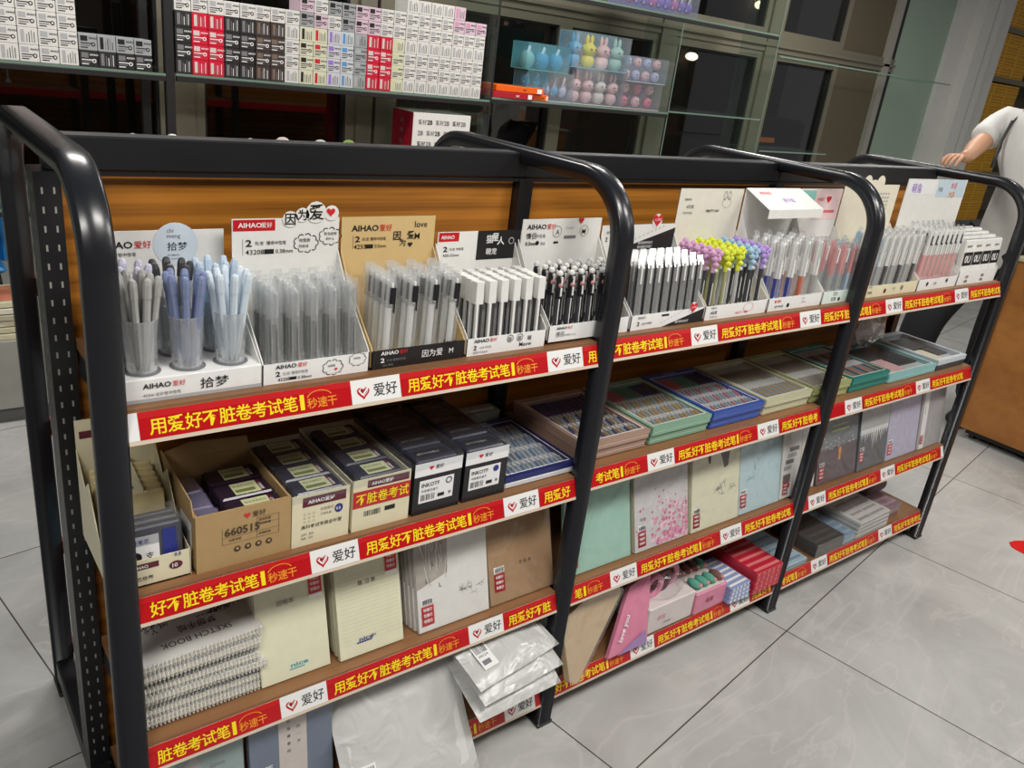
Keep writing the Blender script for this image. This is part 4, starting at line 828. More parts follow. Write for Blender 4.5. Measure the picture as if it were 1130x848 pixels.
for j in range(4): deepput(fb,(1.600-.004*j,.033+j*.0145),'cream leaf print notebook in the stack behind the front leaf one','cream leaf notebooks behind')
notebook('notebook','pale sky blue notebook with thin branches and a red tag','notebook',1.718,1.925,.02,W1,.235,.012,.22,SKYC,skyart)
def y_art(g,f,w,h):
    r=random.Random(2)
    for k in range(4): g.rect(f,w*.1+k*.008,h*.4+k*.02,w*.5+k*.012,h*.46+k*.02,GREY if k%2 else LGREY,.0006)
    g.rect(f,w*.1,h*.22,w*.5,h*.34,mat('print_taupe',(120,104,100),.5),.0006); g.heart(f,w*.32,h*.16,.018,REDL,.0010); tag_print(g,f,.012,.012,1,False)
notebook('notebook','white notebook with brown print and a red heart tag, beside the second inner post','notebook',1.93,2.03,.023,W1,.235,.012,.18,WHITE,y_art)
notebook('notebook','plain ivory notebook half hidden behind the second inner post','notebook',2.035,2.13,.03,W2,.235,.014,.16,WHITE,None)
def night(g,f,w,h):
    r=random.Random(8); O=mat('print_glow_orange',(214,140,60),.5,vary=0); O2=mat('print_lime_glow',(170,176,90),.5,vary=0); TL=mat('print_dark_grey_band',(110,116,122),.5,vary=.2,scale=30)
    g.rect(f,0,h*.5,w,h,TL,.0005); 
    for k in range(40): g.disc(f,r.uniform(.1,.9)*w,r.uniform(.48,.66)*h,r.uniform(.0015,.004),mat('print_silver',(176,180,180),.5,vary=0),.0008,6)
    g.rect(f,w*.3,h*.72,w*.75,h*.745,O2,.0010); g.rect(f,w*.3,h*.80,w*.7,h*.815,O2,.0010); g.disc(f,w*.55,h*.42,.009,O,.0010,ry=.014); g.rect(f,w*.52,h*.28,w*.58,h*.4,O,.0009)
    tag_print(g,f,.01,.014,1.1)
def drips(g,f,w,h):
    r=random.Random(4); g.rect(f,0,h*.55,w,h,mat('print_silver',(176,180,180),.5),.0005)
    for k in range(14): u=w*(.04+.068*k); L=r.uniform(.12,.36); g.shp(f,[(u,h*.62),(u+.0045,h*.62-h*L),(u+.009,h*.62)],WPR,.0008+k*1e-5)
    for k in range(16): g.disc(f,r.uniform(.05,.95)*w,r.uniform(.62,.92)*h,.0018,DKG,.0010,5)
    tag_print(g,f,.008,.03,1.0)
def lav(g,f,w,h):
    for k in range(10): g.rect(f,.01,.03+k*.018,w-.01,.0304+k*.018,mat('print_silver',(176,180,180),.5),.0005)
    tag_print(g,f,.008,.02,1.05)
def gry(g,f,w,h): g.rect(f,w*.08,0,w*.28,h,WPR,.0006); g.text(fr(f[0]+V(w*.13,0,h*.7),(0,0,-1),(1,0,0)),'日记本',0,0,.009,GREY); tag_print(g,f,w*.09,.02,.85,False)
notebook('notebook','dark plum notebook with a night skyline print, next to the second inner post','notebook',2.135,2.372,.024,W2,.24,.012,.2,DKV,night)
notebook('notebook','charcoal notebook with white dripping icicles on its cover','notebook',2.376,2.565,.02,W2,.24,.012,.18,DKG,drips)
notebook('notebook','pale lavender notebook in shrink wrap beside the icicle one','notebook',2.569,2.79,.02,W2,.24,.012,.18,LVC,lav)
notebook('notebook','warm grey notebook with a white side band, nearest the far end post','notebook',2.793,2.972,.018,W2,.24,.012,.16,GRC,gry)
# spiral sketchbook stack
def mk_sketch():
    t=thing('spiral_sketchbook',None,'sketchbook'); g=G(); w,d,h=.112,.19,.014
    CV=mat('pearl_grey_cover',(206,205,200),.4); g.bbox(-w,w,.006,d,h-.0012,h,CV,.0004); g.bbox(-w,w,.006,d,0,.0012,mat('grey_back_board',(170,166,156),.6),.0004)
    f=fr((w,d,h),(-1,0,0),(0,-1,0)); r=random.Random(11); TW=mat('print_twig_black',(44,40,40),.6,vary=0)
    for k in range(11): branch(g,f,(.012+k*.011) if k<6 else (.15+(k-6)*.014),.045+.012*(k%3),.019,r.uniform(.7,2.3),TW,r,4,.0019)
    g.text(f,'SKETCH BOOK',.05,.145,.013,TW,sx=1.05,l=.0008); g.text(f,'梦想手绘',.07,.115,.016,TW,l=.0008); g.text(f,'Dream it all',.06,.105,.006,TW,l=.0008)
    g.build('cover',t)
    g=G(); g.box(-w+.001,w-.001,.008,d-.002,.0014,h-.0014,PGS); g.build('pages',t)
    g=G(); 
    for k in range(30):
        x=-w+.006+k*(2*w-.012)/29; g.tube([(x,.006+.0085*math.cos(a),h/2+.0085*math.sin(a)) for a in [2*PI*i/9 for i in range(10)]],.0011,mat('white_coated_wire',(224,224,220),.35),4)
    g.build('wire_spiral',t); return t
kS=Kind(mk_sketch)
zz=W0+.002
for k in range(8):
    kS.put((.139+random.uniform(-.006,.006),.03+(.006*(k%3)),zz+.0015),(0,0,random.uniform(-.05,.05)),['lowest of the stacked spiral sketchbooks, lying on the shelf board','second sketchbook up in the spiral bound stack','third sketchbook up in the spiral bound stack','fourth sketchbook up in the spiral bound stack','fifth sketchbook up in the spiral bound stack','sixth sketchbook up in the spiral bound stack','sketchbook directly under the topmost of the spiral stack','pearl grey spiral sketchbook with twig print, topmost of the stack'][k],'spiral sketchbooks stacked at the near end')
    zz+=.0172
    if k==7: kS.o  # noqa
tops=[o for o in COL.objects if o.get('label','').startswith('pearl grey spiral')][0]; tops.rotation_euler=(.17,0,.05); tops.location.z=zz-.0185+.004
# ------------------------------------------------------------------ bottom shelf
B0,B1,B2=ZB(3,.5)+.0002,ZB(3,1.5)+.0002,ZB(3,2.5)+.0002
SLB=mat('slate_blue_cover',(104,118,142),.45); TLB=mat('teal_grey_cover',(150,170,170),.45); PKB=mat('pale_pink_band',(214,204,198),.5)
def obi(g,f,w,h):
    g.rect(f,w*.34,0,w*.68,h,PKB,.0006)
    for c,s in enumerate(('日落黄昏时','的一天')): 
        for k,ch in enumerate(s): g.text(f,ch,w*(.44+.12*c),h*.84-k*.018-.02*c,.0075,INK,l=.0012)
    g.text(f,'LIFE',w*.08,h*.42,.014,WPR,True,l=.0012)
notebook('notebook','slate blue notebook with a pale vertical paper band, on the bottom shelf','notebook',.215,.395,.0,B0,.235,.014,.12,SLB,obi)
def tea_art(g,f,w,h): g.shp(f,[(w*.1,h*.75),(w*.35,h*.9),(w*.45,h*.72),(w*.3,h*.6)],LGREY,.0006); g.text(f,'love',w*.55,h*.7,.012,GREY)
notebook('notebook','teal grey notebook nearest the near end post on the bottom shelf','notebook',.06,.205,.0,B0,.235,.014,.12,TLB,tea_art)
BAGM=film('frosted_white_bag',(222,223,220),.3,.3,bump=10,gl=.07)
def bag(name,label,cx,cy,cz,w,d,h,rx,ry,rz,m=BAGM,seed=1,art=None,cat='plastic bag',group=None):
    t=thing(name,label,cat,(cx,cy,cz),(rx,ry,rz),group); r=random.Random(seed); n=14; pts=[];
    def zf(u,v,s): 
        e=min(u,1-u,v,1-v); k=min(1,e*9)
        return s*h*.5*k+ .0035*math.sin(u*9+seed)*math.sin(v*7+seed*2)+ (r.uniform(-.0015,.0015) if 0<e else 0)
    for s in (1,-1):
        for j in range(n+1):
            for i in range(n+1):
                u,v=i/n,j/n; pts.append(((u-.5)*w,(v-.5)*d,(zf(u,v,s) if min(u,1-u,v,1-v)>0 else .0035*math.sin(u*9+seed)*math.sin(v*7+seed*2))))
    N=(n+1)**2; fs=[]
    for j in range(n):
        for i in range(n):
            a=j*(n+1)+i; fs.append((a,a+1,a+n+2,a+n+1)); fs.append((N+a,N+a+n+1,N+a+n+2,N+a+1))
    g=G(); g.add(pts,fs,m); g.build('bag_film',t,smooth=True)
    g=G(); g.bbox(-w*.44,w*.44,-d*.44,d*.42,-h*.3,h*.3,mat('white_paper_pack',(208,208,204),.6,vary=.05,scale=20),.003)
    if art: art(g,top(-w*.44,-d*.44,h*.3),w*.88,d*.86)
    g.build('paper_pack',t); return t
def bc_art(u,v):
    def a(g,f,w,d): g.rect(f,u,v,u+.045,v+.075,WPR,h_+.0003); g.bars(f,u+.005,v+.04,.035,.03,INK,12,h_+.0008); g.text(f,'6901234',u+.006,v+.03,.006,INK,l=h_+.0008); g.rect(f,u+.006,v+.01,u+.03,v+.022,GREY,h_+.0008)
    return a
h_=.006
bag('packet_of_paper','large frosted bag of paper leaning out over the bottom shelf, with a bar code',.555,-.005,B0+.105,.32,.33,.02,math.radians(52),0,-.04,seed=3,art=bc_art(.01,.01),cat='paper packet')
bag('packet_of_paper','lowest of the three frosted bags heaped beside the inner post',.825,.01,B0+.155,.26,.24,.022,math.radians(26),.03,.06,seed=12,cat='paper packet')
bag('packet_of_paper','second frosted bag from the top in the bottom shelf heap',.83,.02,B0+.188,.26,.24,.022,math.radians(22),.03,.10,seed=7,cat='paper packet')
bag('packet_of_paper','frosted bag with a printed corner, topmost of the bottom shelf heap',.82,.03,B0+.221,.27,.22,.022,math.radians(20),.02,.16,seed=9,art=bc_art(.02,.02),cat='paper packet')
g=G(); g.bbox(.70,.96,.10,.32,0,.10,mat('white_paper_pack',(208,208,204),.6),.004); g.rect(front(.70,.10,0),.02,.02,.24,.08,LGREY); o=g.build('paper_ream',loc=(0,0,B0)); tag(o,'white ream of paper under the frosted bags on the bottom shelf','paper')
t=thing('black_folder','black folder with pale labels lying at the back behind the paper bags','folder',(.88,.2,B0+.1005)); g=G(); g.bbox(-.08,.08,-.0,.1,0,.13,BXK,.004); g.build('cover',t); g=G(); f=top(-.06,-.1,.13); g.rect(f,.02,.1,.08,.12,WPR,.0006); g.build('label',t)
# bay two, bottom
BEI=mat('beige_kraft_paper',(214,186,146),.55)
def poly_slab(g,pts,t,m):
    n=len(pts); a=[Vector(p) for p in pts]; nn=(a[1]-a[0]).cross(a[2]-a[0]).normalized()*t; b=[p-nn for p in a]
    g.add(a+b,[tuple(range(n)),tuple(range(2*n-1,n-1,-1))]+[(i,i+n,(i+1)%n+n,(i+1)%n) for i in range(n)],m)
t=thing('paper_bag','beige paper bag in clear wrap jutting out past the first inner post','paper bag',(1.10,0,B1)); g=G(); q=.0; poly_slab(g,[(-.06,-.045,.015),(-.03,-.045,-.0),(.165,.03,.175),(.13,.05,.235),(-.07,.01,.17)],.02,BEI); g.build('bag',t)
g=G(); poly_slab(g,[(-.064,-.048,.013),(-.028,-.048,-.004),(.17,.028,.177),(.132,.048,.24),(-.074,.008,.172)],-.003,SHRINK); g.build('clear_wrap',t)
t=thing('stationery_box','black flat box with pale labels lying behind the beige paper bag','box',(1.13,.19,B1)); g=G(); g.bbox(-.1,.1,-.1,.1,0,.2,BXK,.004); g.build('box',t); g=G(); f=top(-.1,-.1,.2); g.rect(f,.04,.03,.1,.06,GREY,.0006); g.rect(f,.11,.03,.17,.07,LGREY,.0006); g.build('label',t)
PKM=mat('candy_pink_pack',(214,132,160),.35,vary=.15,scale=30); LV=mat('lilac_pack',(160,130,180),.35); 
t=thing('folded_wrapping_pack','pink and lilac triangular pack with white script in front of the black flat box','gift pack',(1.29,-.008,B1)); g=G(); poly_slab(g,[(-.085,-.01,.0),(.07,-.01,.0),(.1,.05,.19),(.02,.05,.165)],.012,PKM); 
f=(Vector((-.02,-.0065,.03)),V(.75,.05,.6).normalized(),V(-.5,.2,.6).normalized()); g.build('pack',t)
g=G(); poly_slab(g,[(-.05,-.014,.0),(.065,-.014,.0),(.06,-.005,.04)],.001,LV); 
n0=(V(.155,0,0)).cross(V(.185,.06,.19)).normalized(); u0=V(.105,.06,.165).normalized(); f=(Vector((-.04,.0,.035))+n0*.004,u0,n0.cross(u0)); g.text(f,'love you',.0,-.012,.022,WPR,True,l=.002); g.build('print',t)
bw=film('pink_balloon_bag',(206,120,160),.35,.1,gl=.25)
t=thing('hair_band_pack','clear bag of pink and maroon loops in the middle of the bottom shelf','gift pack',(1.47,.06,B1)); g=G(); g.bbox(-.1,.1,-.06,.06,0,.09,mat('pale_pink_print_box',(216,206,204),.5,vary=.1,scale=20),.003); f=front(-.1,-.06,0); g.text(f,'恋恋',.04,.04,.016,PKM,True); g.text(f,'sweet',.07,.02,.008,GREY); g.build('box',t)
for k,(x,m) in enumerate(((-.045,PKM),(0,MAROON),(.045,PKM))):
    g=G(); g.tube([(x+.03*math.cos(a),.01*k-.01,.125+.034*math.sin(a)) for a in [2*PI*i/14 for i in range(15)]],.010,m,8); g.build('loop',t)
g=G(); g.ball((0,0,.12),.085,SHRINK,.6,14,sy=.7); g.build('clear_bag',t,smooth=True)
t=thing('sock_gift_box','pink box of rolled teal and brown socks on the bottom shelf','gift box',(1.645,.06,B1)); g=G(); g.bbox(-.072,.072,-.065,.1,0,.075,PKM,.003); f=front(-.072,-.065,0); g.text(f,'甜蜜',.05,.03,.016,REDD,True); g.rect(top(-.072,-.065,.075),.006,.006,.138,.158,PKB,.0004); g.build('box',t)
tl=mat('teal_sock',(90,160,140),.8,vary=.2,scale=60); br_=mat('brown_sock',(120,80,76),.8,vary=.2,scale=60)
for j in range(2):
    for i in range(4):
        g=G(); x=-.051+i*.034; y=-.03+j*.07; g.ball((x,y,.088),.016,tl if (j==0)!=(i==3) else br_,.8,8,sy=1.7); g.ball((x+.004,y-.02,.092),.008,PB['rose'],.8,6); g.build('rolled_sock',t,smooth=True)
def mk_card(m,txt,w=.05,d=.075,h=.013,m2=None):
    def fn():
        t=thing('boxed_card_pack',None,'card pack'); g=G(); g.bbox(-w,w,-d,d,0,h,m,.0015); g.build('box',t); g=G(); f=top(-w,-d,h)
        for k in range(6): g.rect(f,.006,.01+k*d*.3,2*w-.006,.01+k*d*.3+d*.12,m2 or WPR,.0004)
        g.text(f,txt,.01,d*1.5,.014,WPR,True,l=.0008); q=front(-w,-d,0); 
        for k in range(5): g.rect(q,.008+k*2*w/5.4,.002,.008+k*2*w/5.4+.01,h-.002,m2 or WPR,.0004)
        g.build('print',t); return t
    return Kind(fn)
ORD=['lowest','second','third','fourth','fifth','topmost']
kc=mk_card(mat('periwinkle_pack',(140,156,196),.4),'卡片'); kr=mk_card(mat('raspberry_pack',(190,36,58),.4),'红包',.07,.1,.016,mat('soft_red_print',(220,120,120),.5,vary=0)); 
for k in range(4): kc.put((1.772,.05+.002*k,B1+k*.0135),(0,0,.03*k-.05),'periwinkle blue card pack, %s of its stack beside the pink sock box'%ORD[k],'periwinkle card packs')
for k in range(5): kr.put((1.90,.07,B1+k*.0165),(0,0,.02*(k%2)),'raspberry red card pack, %s of the red stack'%ORD[k],'raspberry red card packs')
MG=mat('grey_blue_magazine',(150,172,190),.35,vary=.25,scale=14)
def flat_pack(name,label,x,y,z,w,d,h,m,m2,rz=0,lines=5,cat='magazine',wrap=True,group=None):
    t=thing(name,label,cat,(x,y,z),(0,0,rz),group); g=G(); g.bbox(-w/2,w/2,-d/2,d/2,0,h,m,.002); g.build('book',t); g=G(); f=top(-w/2,-d/2,h)
    for k in range(lines): g.rect(f,w*.08+w*.02*(k%2),d*(.08+.84*k/lines),w*.92,d*(.08+.84*k/lines)+d*.3/lines,m2,.0004)
    g.rect(f,w*.45,d*.1,w*.48,d*.9,m,.0007); q=front(-w/2,-d/2,0); g.rect(q,.004,h*.3,w-.004,h*.7,m2,.0004); g.build('print',t)
    if wrap: g=G(); g.box(-w/2-.001,w/2+.001,-d/2-.001,d/2+.001,0,h+.002,SHRINK); g.build('shrink_wrap',t)
    return t
DB=mat('dusky_blue_print',(120,146,170),.4); BRB=mat('brown_print',(110,96,92),.4)
flat_pack('magazine','pale blue magazine pack lying behind the second inner post',2.10,.10,B2,.15,.2,.02,mat('ice_blue_pack',(170,196,208),.35),DB)
flat_pack('magazine','grey and brown magazine pack at the back of the middle bay, beside the raspberry packs',1.915,.25,B1,.1,.12,.075,mat('brown_grey_pack',(132,124,124),.4),BRB)
flat_pack('magazine','black boxed set with thin grid lines lying on the bottom shelf of the far bay',2.31,.095,B2,.17,.19,.05,mat('black_boxed_set',(52,50,50),.35),mat('charcoal_grid_print',(74,72,70),.4))
flat_pack('magazine','dusky blue magazine pack between the black boxed set and the white stack',2.44,.10,B2,.08,.2,.035,DB,MG)
for k in range(4): flat_pack('magazine','white and grey striped pack, %s of the white stack in the far bay'%ORD[k],2.60,.10,B2+k*.0175,.22,.2,.015,mat('white_striped_pack',(206,206,204),.4),mat('stone_print',(160,154,148),.5),rz=.01*k,cat='magazine',group='white striped packs')
flat_pack('magazine','dusty purple pack lying at the far end of the bottom shelf',2.79,.13,B2,.12,.2,.05,mat('dusty_purple_pack',(136,104,116),.4,vary=.15),mat('mauve_print',(170,140,150),.5))
t=thing('plush_roll','dusty purple plush roll on the pack at the far end of the bottom shelf','plush',(2.80,.14,B2+.0525)); g=G(); g.M=Matrix.Translation((0,0,.035))@Matrix.Rotation(PI/2,4,'Y'); g.lathe([(.02,-.065),(.033,-.055),(.035,0),(.033,.055),(.02,.065)],mat('plum_plush',(112,88,96),.9,vary=.2,scale=80),n=14); g.build('body',t,smooth=True); g=G(); g.ball((.066,0,.035),.018,PB['pink'],sx=.5); g.build('end_cap',t)
# far side of the rack near its open end
t=thing('hanging_card_box','white printed box standing on the far side top shelf by the near post','box',(.045,.56,ZB(0,.5)+.0002)); g=G(); g.bbox(-.02,.09,-.06,.06,0,.13,WHITE,.002); q=fr((-.02,.06,0),(0,-1,0),(0,0,1)); g.bars(q,.02,.02,.07,.03,mat('print_sand',(190,176,140),.5),8); g.rect(q,.02,.07,.1,.075,LGREY); g.build('box',t); g=G(); g.rect(top(-.02,-.06,.13),.01,.01,.1,.11,LGREY,.0006); g.build('label',t)
for s,(c,lb) in enumerate((((210,214,216),'pale clear wrapped pad on the far side second shelf by the near post'),((150,190,204),'pale blue pad on the far side third shelf by the near post'),((196,196,190),'grey white pad on the far side bottom shelf by the near post'))):
    m_=mat('far_pad_%d'%s,c,.4); t=thing('paper_pad',lb,'pad',(.075,.56,ZB(s+1,.5)+.0002)); g=G(); g.bbox(-.045,.045,-.1,.12,0,.17,m_,.003); g.build('pad',t); g=G(); g.box(-.046,.046,-.101,.121,.172,.176,m_); g.build('top_sheet',t)
# ------------------------------------------------------------------ glass shelves and goods by the window
t=thing('glass_shelving','glass shelves with dark edges and clear dividers standing along the window','glass shelving',(0,2.4,.355))
def gshelf(x0,x1,z,d=.40,dark=True):
    g=G(); g.box(x0,x1,0,d,z-.008-.355,z-.355,GLASS); g.box(x0,x1,-.002,0,z-.009-.355,z-.355,GEDGE); o=g.build('glass_shelf',t)
    if dark: q=G(); q.bbox(x0,x1,-.006,.012,z-.03-.355,z-.0095-.355,DKF,.002); q.build('edge_rail',o)
SHZ=1.408
gshelf(-1.35,.77,SHZ); gshelf(.81,2.36,SHZ+.004); gshelf(2.37,3.70,SHZ+.02); gshelf(3.71,4.62,SHZ+.03,dark=False)
gshelf(-1.35,.77,.875); gshelf(.81,2.36,.99); gshelf(2.37,4.62,.99); gshelf(2.37,4.62,1.965); gshelf(4.68,7.05,1.845,.35,False); gshelf(4.68,5.5,1.235,.3,False); gshelf(4.68,7.05,.8,.3,False)
for x in (-1.35,.77,2.36,3.70,4.63):
    g=G()
    if x<1: g.bbox(x,x+.035,0,.03,0,2.0,DKF,.002); g.bbox(x,x+.035,.36,.39,0,2.0,DKF,.002)
    elif x<2.5: g.box(x,x+.012,0,.38,0,2.0,GLASS); g.box(x,x+.012,-.002,0,0,2.0,DKF)
    else: zt_=1.2 if x==5.5 else 1.47 if x>6 else 1.59 if x<4 else 2.1; g.box(x,x+.008,0,.30,0,zt_,GLASS); g.box(x,x+.006,-.002,0,0,zt_,GEDGE)
    g.build('divider',t)
BCOL=dict(k=(44,44,46),r=(208,26,56),b=(66,56,52),w=(222,221,216),c=(216,216,190),p=(206,206,214),s=(204,210,214),g=(160,164,166),n=(214,190,204))
def small_box(key,acc,rot):
    def fn():
        t=thing('refill_carton',None,'refill carton'); m=mat('carton_'+key,BCOL[key],.4,vary=.03); g=G(); w=.0312; g.bbox(-w,w,0,.12,0,.0572,m,.001); g.build('box',t)
        g=G(); f=front(-w,0,0); r=random.Random(hash_(key+str(rot)))
        P=INK if key in 'wcpsgn' else WPR
        if rot:
            g.rect(f,.008,.008,.02,.05,acc,.0005)
            for k in range(4): g.rect(f,.026+k*.008,.008,.0285+k*.008,r.uniform(.035,.05),P if k%2 else GREY,.0005)
        else:
            g.rect(f,.006,.032,.03,.05,acc,.0005); g.text(f,'AIHAO',.034,.04,.007,P,True,l=.0008)
            for k in range(3): g.rect(f,.006,.008+k*.0075,.03+.008*k,.0115+k*.0075,GREY if k%2 else P,.0005)
            g.disc(f,.049,.022,.0075,P,.0006,10); g.disc(f,.049,.022,.004,m,.0009,8)
        g.build('print',t); return t
    return Kind(fn)
def hash_(s): return sum(ord(c)*(i+7) for i,c in enumerate(s))
VIO=mat('carton_violet',(150,120,200),.4); SKY_=mat('carton_sky',(90,150,206),.4); PKK=mat('carton_pink',(210,150,180),.4)
ACC=dict(k=GREY,r=PKB,b=mat('carton_taupe',(120,104,92),.4),w=LGREY,c=INK,p=VIO,s=SKY_,g=INK,n=INK)
bx={}
def put_box(key,rot,x,z,label,group,acc=None,y=2.405,rz=0):
    kk=(key,rot,acc.name if acc else '')
    if kk not in bx: bx[kk]=small_box(key,acc or ACC[key],rot)
    bx[kk].put((x,y,z),(0,0,rz),label,group)
cols=[('k','black',None),('r','red',None),('r','red',None),('k','black',None),('k','black',None),('b','dark brown',None),('b','dark brown',None),('w','white',None),('c','cream and black',INK),('c','cream and red',REDL),('p','purple printed',VIO),('s','blue printed',SKY_),('g','grey',LGREY),('r','crimson',None),('r','crimson',None),('c','pale green',LBL)]+[('w','white',None)]*7
HB=.0584; WB=.0648; X00=.812
rowname=['bottom','second','third','fourth','fifth','sixth','seventh']
for c,(key,cname,acc) in enumerate(cols):
    nr=4+(1 if c<8 else 2)+(1 if c>=16 and c<21 else 0)
    for r in range(nr):
        k,a,nm=key,acc,cname
        if r>=4:
            if c<8: k,a,nm='w',None,'white'
            elif c<12: k,a,nm=('gnwg'[(c+r)%4],None,['grey','pink and white','white','grey'][(c+r)%4])
            elif c in(12,13): k,a,nm='n',None,'pink'
            elif c>=20 and r>4: k,a,nm='n',PKK,'pink and mint'
            else: k,a,nm='w',None,'white'
        where='red block by the dark post' if c in (1,2) else 'crimson block' if c in (13,14) and r<4 else 'white wall of cartons at the orange boxes' if c>=16 and r<5 else 'column next to the dark post' if c==0 else 'mixed stack by the window'
        put_box(k,(c*3+r*5)%3==0,X00+WB*(c+.5)+random.uniform(-.001,.001),SHZ+.0045+r*HB,'small %s refill carton in the %s, %s row'%(nm,where,rowname[r]),'small %s refill cartons, %s, %s row'%(nm,where,rowname[r]),a)
for c in range(-1,4):
    for r in range(5): put_box('r' if r==4 else 'w',(c+r*2)%3==0 and r<2,.235+.0003+WB*(c-.0)+.0,SHZ+.0005+r*HB,'small %s refill carton in the end stack before the dark post, %s row'%('red' if r==4 else 'white',rowname[r]),'end stack refill cartons, %s row'%rowname[r])
for c in range(4):
    for r in range(2): put_box('g' if r else 'k',c==1,.235+WB*(c+4)+.002,SHZ+.0005+r*HB,'small %s refill carton in the low stack beside the white end stack'%('grey' if r else 'charcoal'),'low stack %s refill cartons'%('grey' if r else 'charcoal'))
# white carton below
t=thing('printed_carton','white patterned carton with a red side on the glass shelf below the small cartons','carton',(2.10,2.42,.9905)); g=G(); g.bbox(-.17,.17,0,.2,0,.335,WHITE,.002); g.build('box',t); g=G(); f=front(-.17,0,0)
for r in range(6):
    for c in range(6): g.text(f,'爱好' if (r+c)%2 else '2B',.03+c*.05,.02+r*.052,.022,GREY if (r+c)%3 else INK,True)
q=fr((-.17,.2,0),(0,-1,0),(0,0,1)); g.rect(q,0,0,.2,.335,REDD,.0005); 
for k in range(6): g.text(q,'中',.08,.02+k*.05,.03,GREY,l=.001)
g.build('print',t)
# orange and red flat boxes
ORB=mat('orange_flat_box',(236,104,24),.35); RDB=mat('deep_red_flat_box',(176,30,44),.35)
OZ=SHZ+.0205
for k,(x,y,z,w,d,rz,m,lb) in enumerate(((2.51,2.44,OZ,.26,.16,-.05,RDB,'deep red flat box with a white band under the orange boxes'),(2.7,2.46,OZ,.115,.17,.0,ORB,'lower bright orange flat box on the glass shelf'),(2.56,2.45,OZ+.032,.3,.16,-.1,ORB,'upper orange flat box lying across the others'))):
    t=thing('flat_box',lb,'flat box',(x,y,z),(0,0,rz)); g=G(); h=.03; g.bbox(-w/2,w/2,-d*.3,d*.7,0,h,m,.002); g.build('box',t); g=G(); f=front(-w/2,-d*.3,0); g.text(f,'50支装' if k else '全套',w*.55,.01,.010,MAROON if k else WPR,True); g.rect(f,w*.85,.004,w*.95,h-.004,WPR,.0004); g.build('print',t)
# boxed toy blisters
TB=film('toy_blister',(216,226,234),.86,.08,gl=.1); TBB=film('blue_blister',(150,206,224),.8,.08,gl=.1)
def toybox(label,x0,x1,z0,z1,fig,cols,n,film_=TB,d=.13,rows=1,back=(160,200,214)):
    t=thing('boxed_toy_set',label,'toy box',((x0+x1)/2,2.44,z0)); w=(x1-x0)/2; h=z1-z0
    g=G(); g.box(-w,w,d-.004,d,0,h,mat('toy_backing_%d_%d_%d'%back,back,.5)); g.box(-w,w,0,d-.004,0,.003,mat('toy_backing_%d_%d_%d'%back,back,.5)); g.build('backing_card',t)
    for r in range(rows):
        for i in range(n):
            x=-w+2*w*(i+.5)/n; m=cols[(i+r)%len(cols)]; zz=.004+r*h/rows; hh=h/rows-.006; rr=min(w/n*.9,hh*.32)
            g=G()
            if fig=='bunny':
                g.ball((x,.06,zz+hh*.2),rr*.85,m,1.0); g.ball((x,.055,zz+hh*.52),rr*.9,m,.85)
                for s in (-1,1): g.ball((x+s*rr*.35,.06,zz+hh*.8),rr*.24,m,2.6,8); g.ball((x+s*rr*.35,.055-rr*.85,zz+hh*.54),rr*.1,INK,n=6)
                g.ball((x,.055-rr*.85,zz+hh*.46),rr*.12,PB['rose'],.7,6)
            elif fig=='ball':
                g.ball((x,.06,zz+hh*.5),min(w/n*.85,hh*.46),m); g.ball((x-.01,.06-min(w/n*.85,hh*.46)*.9,zz+hh*.58),.004,INK,n=5); g.ball((x+.01,.06-min(w/n*.85,hh*.46)*.9,zz+hh*.58),.004,INK,n=5)
            else:
                g.ball((x,.06,zz+hh*.35),rr,m,1.2); g.tube([(x-rr*.7,.05,zz+hh*.2),(x,.045,zz+hh*.85),(x+rr*.5,.05,zz+hh*.5)],rr*.25,WPR,6)
            g.build('figure',t,smooth=True)
    g=G(); g.box(-w,w,-.001,d-.005,.0035,h,film_); g.build('clear_cover',t); return t
c_=lambda n,c: mat(n,c,.5)
ty,tp,tm,tb_,tl_,tw=c_('toy_yellow',(238,222,60)),c_('toy_pink',(240,196,196)),c_('toy_mint',(170,214,200)),c_('toy_blue',(96,176,214)),c_('toy_lilac',(196,200,226)),c_('toy_rose',(232,130,150))
TZ=OZ
toybox('clear boxed set of blue and white figures behind the orange boxes, low',2.765,2.95,TZ,TZ+.15,'fig',[tl_,tb_],3,back=(196,206,218))
toybox('teal boxed set of blue figures stacked above the low blue set',2.60,2.90,TZ+.1505,TZ+.285,'fig',[tm,tb_,tb_],3,TBB,back=(110,190,170))
toybox('boxed set resting under the teal one behind the orange flat boxes',2.62,2.763,TZ+.064,TZ+.15,'fig',[tb_],2,TBB,back=(120,170,190),d=.12)
toybox('clear box of pale pink long eared bunnies on the glass shelf',2.955,3.345,TZ,TZ+.19,'bunny',[tp,tp,c_('toy_cream',(232,220,212))],4,back=(216,206,206))
toybox('clear box with a yellow and a pink bunny stacked on the pale bunnies',2.915,3.345,TZ+.1905,TZ+.375,'bunny',[tb_,ty,tp,tm],4,back=(150,200,216))
toybox('box of red and pink ball toys at the end of the toy row, lower',3.35,3.66,TZ,TZ+.15,'ball',[tw,tp],3,rows=2,back=(220,190,196))
toybox('box of pale pink and lilac ball toys on top of the red ball box',3.35,3.68,TZ+.1505,TZ+.29,'ball',[tp,tl_],4,rows=2,back=(206,206,220))
toybox('box of magenta and violet figures on the high glass shelf',3.3,3.85,1.9655,2.12,'fig',[c_('toy_magenta',(206,110,180)),c_('toy_violet',(140,110,206)),c_('toy_violet',(140,110,206))],9,back=(150,130,200),d=.2)
